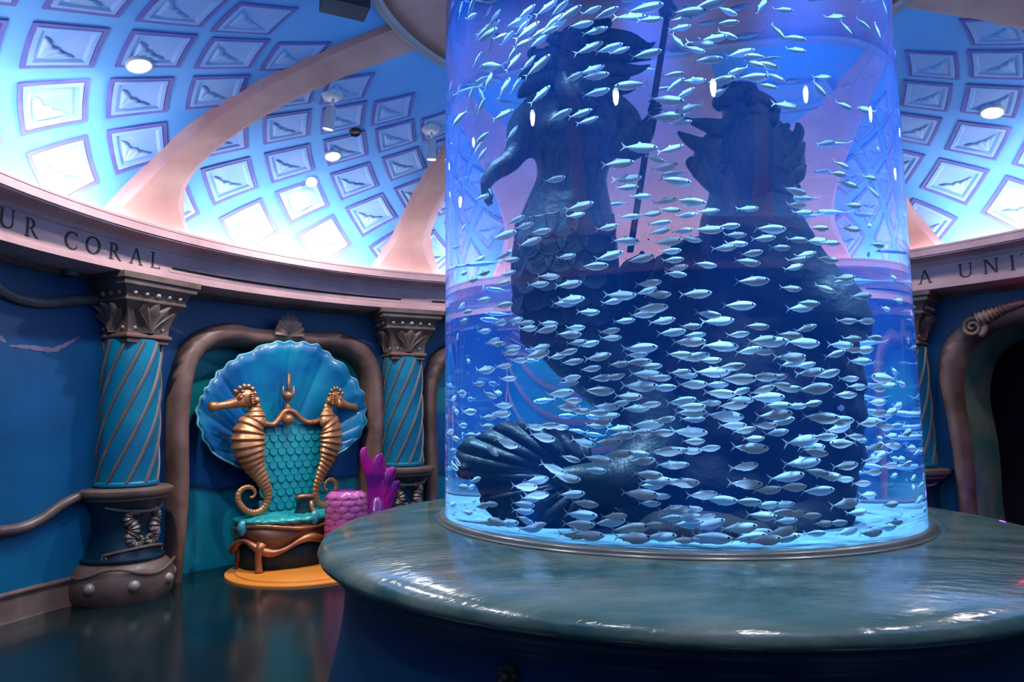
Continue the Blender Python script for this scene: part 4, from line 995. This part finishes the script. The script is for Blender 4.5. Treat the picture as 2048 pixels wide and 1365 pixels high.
locks('hair', [
    [(1470, 190, 26, .05), (1448, 195, 18, .08), (1436, 208, 12, .08), (1440, 222, 4, .08)], [(1480, 182, 22, .05), (1500, 176, 14, .05), (1512, 186, 6, .05)], [(1495, 195, 24, .05), (1525, 205, 20, .05), (1548, 220, 14, .05), (1556, 212, 4, .05)],
    [(1500, 225, 28, .1), (1535, 240, 22, .1), (1552, 225, 8, .1)],
    [(1450, 260, 24, .1), (1415, 250, 16, .1), (1385, 243, 8, .1), (1367, 236, 3, .1)], [(1440, 300, 26, .1), (1400, 290, 18, .1), (1372, 275, 10, .1), (1356, 264, 3, .1)],
    [(1440, 330, 26, .1), (1410, 315, 12, .1), (1393, 300, 4, .1)], [(1440, 350, 28, .1), (1405, 335, 16, .1), (1378, 316, 6, .1)], [(1450, 375, 30, .1), (1410, 355, 16, .1), (1380, 328, 8, .1), (1378, 318, 3, .1)],
    [(1540, 280, 30, .05), (1560, 262, 14, .05), (1578, 248, 5, .05)], [(1560, 310, 30, .05), (1588, 285, 14, .05), (1598, 262, 10, .05), (1595, 246, 4, .05)], [(1560, 340, 34, .05), (1592, 310, 16, .05), (1606, 284, 5, .05)],
    [(1550, 370, 34, .05), (1590, 350, 18, .05), (1608, 328, 6, .05)], [(1500, 240, 36, .12), (1505, 300, 44, .14), (1500, 360, 44, .14), (1495, 410, 26, .12), (1490, 432, 8, .1)],
    [(1530, 380, 34, .1), (1565, 385, 18, .08), (1598, 372, 6, .05)],
], mm, Q2, label='spiky flowing hair')

# ---- rockwork
def rock(name, label, chains, seed, amp=.06, group='dark rockwork inside the tank'):
    o = blob_obj(name, chains, ROCK, None, voxel=.035, smooth=1)
    t = bpy.data.textures.new('rock_relief', 'CLOUDS'); t.noise_scale = .16+.02*seed; t.noise_depth = 3
    d_ = o.modifiers.new('rough', 'DISPLACE'); d_.texture = t; d_.strength = amp*2; d_.texture_coords = 'GLOBAL'
    return finish(o, label, 'rock', group)
rock('rock', 'big dark rock mound in the middle of the tank under the mermaid', [[T(1420, 1060, 0.18, 170), T(1440, 900, 0.13, 190), T(1470, 760, 0.13, 190), T(1440, 640, 0.13, 150), T(1400, 560, 0.13, 95)], [T(1560, 700, 0.08, 130), T(1620, 760, 0.08, 90), T(1600, 900, 0.13, 110), T(1560, 1040, 0.18, 120)]], 1)
rock('rock', 'dark rock stumps behind the trident shaft', [[T(1290, 700, 0.08, 70), T(1280, 600, 0.08, 50), T(1275, 545, 0.08, 38)], [T(1288, 560, 0.08, 16), T(1290, 515, 0.08, 10), T(1291, 478, 0.08, 7)], [T(1318, 570, 0.08, 14), T(1321, 520, 0.08, 9)], [T(1345, 590, 0.08, 20), T(1350, 535, 0.08, 12)], [T(1248, 590, 0.08, 12), T(1245, 545, 0.08, 9)]], 2, .02)
rock('rock', 'low dark boulder at the front of the tank floor', [[T(1330, 1075, 0.73, 60), T(1420, 1078, 0.78, 62), T(1500, 1085, 0.73, 50)]], 3, .03)
rock('rock', 'dark boulder at the right of the tank floor', [[T(1560, 1060, 0.48, 60), T(1640, 1040, 0.28, 55)]], 4, .03)
# ---- fish (photo crops: origin x, origin y, scale; then x, y, length, nose-up angle; a negative length swims to the left)
FISH = {
 (880, 680, 3.102): "350,20,80,5 450,45,90,-5 435,75,90,0 490,125,50,0 600,90,150,8 640,45,90,10 730,100,80,10 790,75,80,10 920,25,120,8 850,15,60,5 820,135,130,5 980,105,150,8 935,178,120,5 1110,150,110,3 1230,135,150,0 1240,50,190,0 1220,92,100,0 1310,162,100,0 1280,212,180,-3 1360,235,130,0 1240,285,200,-2 1385,295,140,0 1000,235,140,3 1080,230,120,10 810,235,110,5 800,265,80,0 985,315,180,-3 745,330,150,5 1170,350,150,-3 280,185,100,0 395,160,110,5 420,240,70,0 240,270,70,0 310,340,80,-20 130,325,40,0 390,405,120,0 180,445,90,0 300,480,100,3 380,460,110,3 790,415,150,0 820,375,100,0 870,440,100,0 975,450,130,0 1050,470,100,3 1030,415,150,-3 1110,395,100,10 1215,425,150,0 1300,400,90,3 1000,505,130,5 970,530,100,0 590,540,100,0 670,530,130,3 740,540,80,0 1110,550,130,3 1130,590,150,3 1285,525,180,3 1390,495,120,8 1370,575,150,0 1250,570,90,0 290,535,80,0 635,600,150,-12 410,635,140,-15 320,685,100,-35 1040,635,160,3 890,635,130,-15 810,735,120,-15 980,740,170,-10 700,795,150,-20 1110,705,150,3 1220,705,130,-5 1250,750,150,5 960,808,130,-5 790,855,150,-8 600,870,130,10 525,908,150,0 600,960,140,5 560,985,100,0 815,957,150,5 515,1020,140,-5 515,1060,120,0 525,1115,100,-15 600,1150,90,10 900,1015,150,-5 875,1085,170,0 860,1145,180,0 1050,1130,180,8 1080,1095,140,5 1180,1170,220,8 1330,1148,110,0 1240,955,200,-3 1360,970,120,0 1300,1015,120,0 1290,835,160,-3 1340,875,170,3 1310,905,130,0 1430,775,150,0 1400,690,180,2 1440,880,120,3 1440,1050,140,8 1430,1105,120,5 830,1245,170,0 920,1270,180,0 1200,1270,200,0 1370,1270,170,5 140,910,90,0 220,868,50,15 170,1070,50,0 360,1130,-130,5 260,1030,100,10 310,1018,60,0 420,1170,120,5 560,1200,140,5 300,1180,80,0 105,750,60,-30 90,785,50,-20 95,610,60,-10 140,530,40,0 185,590,40,0",
 (1340, 680, 3.102): "120,10,180,0 300,40,180,5 615,12,180,5 830,20,150,0 490,65,140,10 580,75,110,5 60,90,140,-3 150,105,170,8 250,125,100,0 380,165,150,5 260,198,190,0 60,200,110,5 100,222,110,0 745,105,170,0 760,140,130,15 840,157,100,10 1025,88,110,15 870,200,150,8 975,210,140,12 580,228,150,0 425,240,190,0 665,230,110,8 140,275,160,0 285,278,130,0 685,278,110,-5 740,303,130,0 570,310,140,15 900,300,210,5 310,330,170,-5 430,320,100,15 600,355,180,0 245,390,120,0 70,380,160,8 440,370,130,-5 130,415,160,0 390,405,160,3 670,405,140,0 780,410,110,0 880,395,90,8 340,470,210,-5 130,450,170,0 650,465,190,5 140,490,130,0 690,505,140,12 390,530,140,0 590,530,130,0 460,560,120,8 660,575,120,8 120,570,190,-3 940,480,210,-3 1050,500,150,0 520,612,100,0 145,628,120,0 820,625,180,8 960,600,130,0 500,668,190,-3 880,665,120,0 900,695,130,-10 240,672,120,5 120,688,130,0 40,685,130,0 50,775,120,0 460,785,150,8 820,760,190,5 725,848,180,8 80,885,180,0 470,892,180,-2 1080,865,80,0 1090,780,130,5 910,820,130,-10 990,845,110,-5 605,930,140,3 760,912,140,0 920,935,160,3 200,960,160,3 315,992,170,-5 480,1003,140,-3 600,1025,130,5 700,1020,120,3 60,1050,120,3 130,1050,110,0 570,1090,150,-5 690,1070,100,5 780,1075,100,0 110,1100,170,0 210,1100,120,10 120,1140,170,5 240,1145,180,15 430,1165,190,5 720,1120,110,3 260,1225,220,-5 530,1200,170,8 690,1190,160,10 590,1240,180,5 500,1285,180,5 200,1285,180,5 80,1290,120,0 700,1280,150,5 740,1235,110,5 1150,600,100,-5 1040,550,120,10 1075,640,-130,0 1230,515,110,5 1330,540,100,0 1270,665,80,10 1380,655,110,-5 1250,745,90,5 1365,778,80,0 1260,820,90,0 1470,770,40,10 1470,575,60,10 1375,595,60,0 1290,300,80,0 1360,280,70,0 1330,235,-140,3 1285,385,90,0 1370,445,70,10 1290,455,90,5 1190,890,70,0 1230,960,80,0 1090,1015,150,8 1160,1070,110,5 1370,1020,80,0 1100,1225,110,10 1400,1130,90,0 950,1140,90,0 870,1090,100,0 1040,1135,100,0 1250,1215,110,0 1350,1210,90,0 900,1200,100,0 1060,30,120,0 1130,60,100,0 1180,130,120,0 1200,60,100,5 1110,240,100,0 1160,290,100,0 1090,340,120,0",
 (880, 330, 3.689): "845,105,150,5 305,240,100,3 1030,305,190,8 1000,370,100,0 560,405,130,15 620,450,140,8 740,490,150,3 1235,460,150,5 660,570,160,10 470,520,180,5 1370,560,180,-8 930,675,130,3 1250,670,190,8 1140,745,190,0 1480,690,190,8 460,670,90,15 520,700,110,0 500,800,110,5 320,800,70,5 240,850,60,0 460,870,120,5 800,822,150,-5 725,880,150,0 950,880,180,3 1540,872,170,5 970,990,170,-3 920,1020,160,-3 1330,960,210,-3 1520,930,140,15 1620,955,160,3 1270,1008,130,8 1095,1085,150,-5 320,992,100,0 470,1035,120,0 1560,1055,220,3 1500,1100,180,3 200,1083,50,0 175,1150,40,0 440,1165,110,5 550,1145,110,5 630,1165,80,0 1360,1150,140,3 800,1170,130,-5 650,1205,120,-3 780,1215,160,8 950,1250,170,-5 1000,1200,110,-3 1640,1150,170,8 1250,1225,130,5 1260,1275,110,0 1080,1320,140,8 325,1225,80,0 385,1300,100,15 430,1320,80,0 1470,1350,200,-5 740,1345,130,5 1380,100,190,-3 1380,165,150,-5 1640,30,180,5 1660,265,150,5 1480,230,110,0 1400,380,120,0 1560,360,120,0 1620,430,150,0 1620,490,130,5 1650,570,160,-3",
 (1300, 330, 3.689): "190,115,200,-12 300,270,200,-10 150,330,130,-10 270,370,110,0 80,430,150,-3 240,485,120,5 130,565,190,3 300,545,130,-12 430,340,140,0 720,322,110,0 430,475,200,-3 580,450,140,0 890,470,180,0 630,515,110,-3 840,540,150,3 1085,550,110,0 550,610,160,3 640,580,130,-5 960,610,90,0 750,650,140,8 1070,190,150,-15 1140,245,-130,0 1080,295,110,0 1130,350,110,0 1150,660,130,10 1090,695,130,8 1060,755,90,15 720,715,160,-8 1480,468,130,-3 1460,140,130,-10 1620,95,80,0 1650,200,100,-35 1500,297,70,0 1390,65,90,0 1680,590,90,0 1230,560,120,5 1330,575,80,0 1250,465,100,0 1310,695,140,-5 1440,830,130,5 1430,860,140,5 760,855,210,0 1040,910,110,-5 1290,910,110,-20 1560,965,140,5 340,950,200,2 60,955,170,0 200,760,120,10 190,805,120,-10 410,735,140,-8 170,700,130,3 150,635,130,0 660,1035,200,0 1170,1020,140,-3 1110,1055,150,5 430,1100,160,-8 500,1150,200,3 790,1190,150,-3 1150,1205,140,15 1030,1255,150,-3 600,1240,120,5 650,1250,130,5 830,1290,170,8 880,1300,180,5 1130,1310,190,-3 160,1235,180,3 300,1190,140,0 300,1295,210,3 330,1255,140,3 520,1335,220,-3 1450,1150,110,0 1590,1150,120,3 1835,1000,50,0 1490,1280,100,0 1660,1275,90,0",
 (880, 0, 3.9): "115,75,90,60 160,80,100,60 240,60,150,55 240,130,90,-10 420,140,130,40 610,170,190,3 640,215,110,35 670,95,150,25 830,60,170,20 930,65,150,35 1000,110,200,20 880,175,180,25 890,205,200,20 1100,190,160,-5 1210,240,170,10 1180,80,130,5 1290,105,180,15 1480,130,200,-10 1600,60,240,3 1640,150,160,-3 370,220,190,10 360,275,230,3 470,285,110,0 520,300,100,30 680,240,200,25 770,260,140,15 640,340,140,5 770,320,160,25 850,240,140,12 390,370,120,55 560,430,100,50 290,465,90,45 400,515,-180,15 570,485,150,40 690,490,110,40 760,515,220,25 1160,375,200,10 1320,375,180,12 1400,395,130,8 1610,420,200,8 1180,545,180,12 1040,600,150,15 1210,590,190,-3 375,640,130,60 590,670,120,50 500,690,160,55 780,740,180,35 1220,720,180,5 1490,660,-220,0 240,740,110,55 320,730,90,-70 330,620,-130,-5 490,895,170,12 930,900,190,20 1095,885,160,5 1150,940,150,8 560,1040,120,45 320,1080,140,20 290,1170,110,45 320,1215,130,40 1560,1150,240,-8 1390,1275,220,2 1740,780,170,-15 1740,905,170,3 1760,1160,130,5 1680,1240,90,-25 320,830,100,50 270,880,100,60 150,920,-180,-12",
 (1300, 0, 3.864): "310,90,230,3 240,150,140,0 230,215,140,3 460,30,250,8 600,85,80,-30 860,50,90,60 1030,75,90,-5 600,175,140,3 1430,130,120,10 1650,185,120,-25 1520,220,80,-40 1815,60,90,-60 1760,240,110,-65 990,245,100,-50 1110,295,150,-5 600,270,90,-30 490,295,170,5 400,335,200,-12 350,380,100,-25 450,460,180,0 215,320,70,-60 1130,385,120,0 700,410,170,12 820,435,-140,5 900,500,150,-12 810,490,110,-25 680,545,-120,-20 800,595,190,0 970,595,100,-20 545,620,190,5 340,620,150,0 910,665,100,-8 1310,685,100,-50 1330,595,110,5 180,575,140,-3 190,660,150,35 130,770,230,-12 130,900,240,-3 300,835,-190,-10 540,710,-110,-30 270,720,130,25 1050,815,160,-3 1500,815,110,-12 1680,850,-130,0 1360,1105,90,10 1480,1275,110,-15 160,1150,170,8 240,950,130,5 110,1290,190,8",
}
FBODY = M('fish_silver', (0.55, 0.78, 1.0), .32, .1, (0.70, 0.87, 1.0), 9, stretch=(1, 1, 5), spec=.6)
FFIN = M('fish_fin_translucent', (0.55, 0.66, 0.76), .4)
FEYE = M('fish_eye', (0.005, 0.008, 0.02), .15)
def fish_geo():
    """unit fish, nose at +x, length 1, z up"""
    N = 12; V_ = []; F_ = []; prof = [(-.40, .018, .008), (-.34, .03, .016), (-.24, .062, .03), (-.12, .098, .045), (.0, .122, .054), (.12, .128, .058), (.24, .118, .056), (.34, .095, .05), (.42, .066, .04), (.47, .04, .028), (.495, .016, .014)]
    for x, h, w_ in prof:
        for k in range(N):
            a = 2*pi*k/N; z = sin(a); V_.append((x, cos(a)*w_, (z*h*1.1 if z > 0 else z*h*1.3)-.01+(.008 if x > .3 else 0)))
    for i in range(len(prof)-1):
        for k in range(N): F_.append((i*N+k, i*N+(k+1) % N, (i+1)*N+(k+1) % N, (i+1)*N+k))
    F_.append(tuple(range(N-1, -1, -1))); F_.append(tuple((len(prof)-1)*N+k for k in range(N)))
    body = (V_, F_)
    tv = []; tf = []
    for s in (1, -1):
        k = len(tv); tv += [(-.37, .004, s*.005), (-.37, -.004, s*.005), (-.44, .003, s*.05), (-.44, -.003, s*.05), (-.55, .002, s*.15), (-.55, -.002, s*.15), (-.455, .003, s*.01), (-.455, -.003, s*.01)]
        tf += [(k, k+2, k+6), (k+2, k+4, k+6), (k+1, k+7, k+3), (k+3, k+7, k+5), (k, k+1, k+3, k+2), (k+2, k+3, k+5, k+4), (k+4, k+5, k+7, k+6)]
    # dorsal, pelvic and pectoral fins
    for pts in ([(.06, .115), (-.02, .175), (-.06, .16), (-.08, .10)], [(.02, -.145), (-.05, -.185), (-.08, -.13)], [(-.2, -.085), (-.27, -.115), (-.3, -.055)]):
        k = len(tv); n = len(pts)
        for y in (.003, -.003): tv += [(x, y, z) for x, z in pts]
        tf += [tuple(k+i for i in range(n)), tuple(k+2*n-1-i for i in range(n))]+[(k+i, k+(i+1) % n, k+n+(i+1) % n, k+n+i) for i in range(n)]
    mb = MB()
    for s in (1, -1): mb.sphere((.395, s*.041, .026), .031, 8, 6, (1, .5, 1))
    return body, (tv, tf), (mb.v, mb.f)
_fb, _ft, _fe = fish_geo()
def fme(nm, vf, mat, sm=True):
    me = bpy.data.meshes.new(nm); me.from_pydata([tuple(v) for v in vf[0]], [], vf[1]); me.materials.append(mat); me.polygons.foreach_set('use_smooth', [sm]*len(me.polygons)); me.update(); return me
fb, ft, fe = fme('fish', _fb, FBODY), fme('fins', _ft, FFIN, False), fme('eye', _fe, FEYE)
rnd = random.Random(11)
ALL = []
for (ox, oy, sc_), txt in FISH.items():
    for tok in txt.split():
        x, y, l, a = map(float, tok.split(',')); ALL.append((ox+x/sc_, oy+y/sc_, l/sc_, a))
# drop duplicates where crops overlap
U_ = []
for f_ in sorted(ALL, key=lambda t: -abs(t[2])):
    if all(hypot(f_[0]-g[0], (f_[1]-g[1])*2.2) > 15 for g in U_): U_.append(f_)
PLACED = []
def fish_matrix(px, py, ln, ang):
    t = .05+.20*rnd.random()**1.4; pos, P0 = tank_t(px, py, t)
    for _ in range(12):
        if all((pos-o_).length > .055 for o_ in PLACED): break
        t = .05+.26*rnd.random(); pos, P0 = tank_t(px, py, t)
    while hypot(pos.x, pos.y) > TANK_R-.07: t += .03; pos, P0 = tank_t(px, py, t)
    if pos.z < 1.03: pos.z = 1.03
    PLACED.append(pos.copy())
    dist = (P0-CAM).length+(pos-P0).length/1.33
    rad = Vector((pos.x, pos.y, 0)).normalized(); tang = Vector((-rad.y, rad.x, 0))
    if tang.dot(RIGHT) < 0: tang = -tang
    view = (pos-CAM).normalized(); vr = view.cross(Vector((0, 0, 1))).normalized()
    tang = (tang*.62+vr*.38*(1 if tang.dot(vr) > 0 else -1)+rad*rnd.uniform(-.25, .25)).normalized()
    a = radians(max(-70, min(70, ang))); sg = 1 if ln > 0 else -1
    X = (tang*sg*cos(a)+Vector((0, 0, 1))*sin(a)).normalized()
    fore = max(.45, sqrt(max(0, 1-X.dot(view)**2)))
    L = min(.165, max(.095, 1.08* abs(ln)*dist/FPX/fore))
    Z = Vector((0, 0, 1)); Y = Z.cross(X).normalized(); Z = X.cross(Y)
    roll = Matrix.Rotation(rnd.uniform(-.18, .18), 3, 'X')
    Rm = Matrix((X, Y, Z)).transposed() @ roll
    return Matrix.Translation(pos) @ Rm.to_4x4() @ Matrix.Diagonal((L, L, L, 1)), pos, L
U_.sort(key=lambda t: -abs(t[2]))
BIG, REST = U_[:300], U_[300:]
ROWN = [(70, 'at the very top'), (180, "level with the merman's head"), (290, "level with the merman's chest"), (400, "level with the merman's waist"), (490, "level with the trident's foot"), (580, "level with the rock stumps"), (670, "level with the merman's lower tail"), (740, 'level with the mid rock'), (810, 'in the dense band below mid tank'), (870, 'just above the tail fluke'), (940, 'level with the tail fluke'), (1010, 'low in the tank'), (9999, 'just above the tank floor')]
COLN = [(985, 'by the left glass'), (1110, 'left on the merman'), (1240, 'right on the merman'), (1360, 'between the two statues'), (1480, 'left on the mermaid side'), (1620, 'right on the mermaid side'), (9999, 'by the right glass')]
ORD = ['first', 'second', 'third', 'fourth', 'fifth', 'sixth', 'seventh', 'eighth', 'ninth', 'tenth', 'eleventh', 'twelfth']
cells = {}
for f_ in BIG:
    r_ = next(n for y, n in ROWN if f_[1] < y); c_ = next(n for x, n in COLN if f_[0] < x); cells.setdefault((r_, c_), []).append(f_)
LBL = {}
for (r_, c_), L_ in cells.items():
    L_.sort()
    for k, f_ in enumerate(L_):
        nm = 'only' if len(L_) == 1 else ('left' if k == 0 else 'right') if len(L_) == 2 else ORD[k]
        LBL[f_] = ((nm+' silver fish '+c_+', '+r_) if len(L_) < 3 else (nm+' fish from left '+c_+', '+r_), 'silver fish '+r_)
for f_ in BIG:
    px, py, ln, ang = f_
    Mx, pos, L = fish_matrix(px, py, ln, ang); lb, gp = LBL[f_]
    o = bpy.data.objects.new('fish', fb); COL.objects.link(o); o.matrix_world = Mx; finish(o, lb, 'fish', gp)
    for nm, me in (('fins', ft), ('eye', fe)):
        c = bpy.data.objects.new(nm, me); COL.objects.link(c); c.parent = o
# the rest of the school, smaller or farther round the tank: one object
sv, sf, smi = [], [], []
def put(Mx):
    for (v, f, k) in ((_fb[0], _fb[1], 0), (_ft[0], _ft[1], 1), (_fe[0], _fe[1], 2)):
        b = len(sv); sv.extend([Mx @ Vector(p) for p in v]); sf.extend([tuple(i+b for i in q_) for q_ in f]); smi.extend([k]*len(f))
for px, py, ln, ang in REST: put(fish_matrix(px, py, ln, ang)[0])
for k in range(620):
    a = rnd.uniform(0, 2*pi)
    z = rnd.choice([rnd.gauss(1.55, .28), rnd.gauss(1.25, .15), rnd.gauss(1.4, .2), rnd.gauss(2.3, .35), rnd.gauss(3.9, .4)]); z = min(4.3, max(1.04, z))
    r = rnd.uniform(.78, 1.22); pos = Vector((r*sin(a), r*cos(a), z))
    if pos.dot(TC) > .35: continue
    tang = Vector((pos.y, -pos.x, 0)).normalized(); tang = -tang; X = (tang+Vector((0, 0, rnd.uniform(-.15, .25)))+Vector((rnd.uniform(-.3, .3), rnd.uniform(-.3, .3), 0))).normalized()
    Z = Vector((0, 0, 1)); Y = Z.cross(X).normalized(); Z = X.cross(Y); L = rnd.uniform(.09, .125)
    put(Matrix.Translation(pos) @ Matrix((X, Y, Z)).transposed().to_4x4() @ Matrix.Diagonal((L, L, L, 1)))
mk('fish_school', sv, sf, None, None, True, label='rest of the silver fish school circling the back of the tank', cat='fish', kind='stuff', mats=[FBODY, FFIN, FEYE], mi=smi)
print('fish', len(U_), len(BIG))
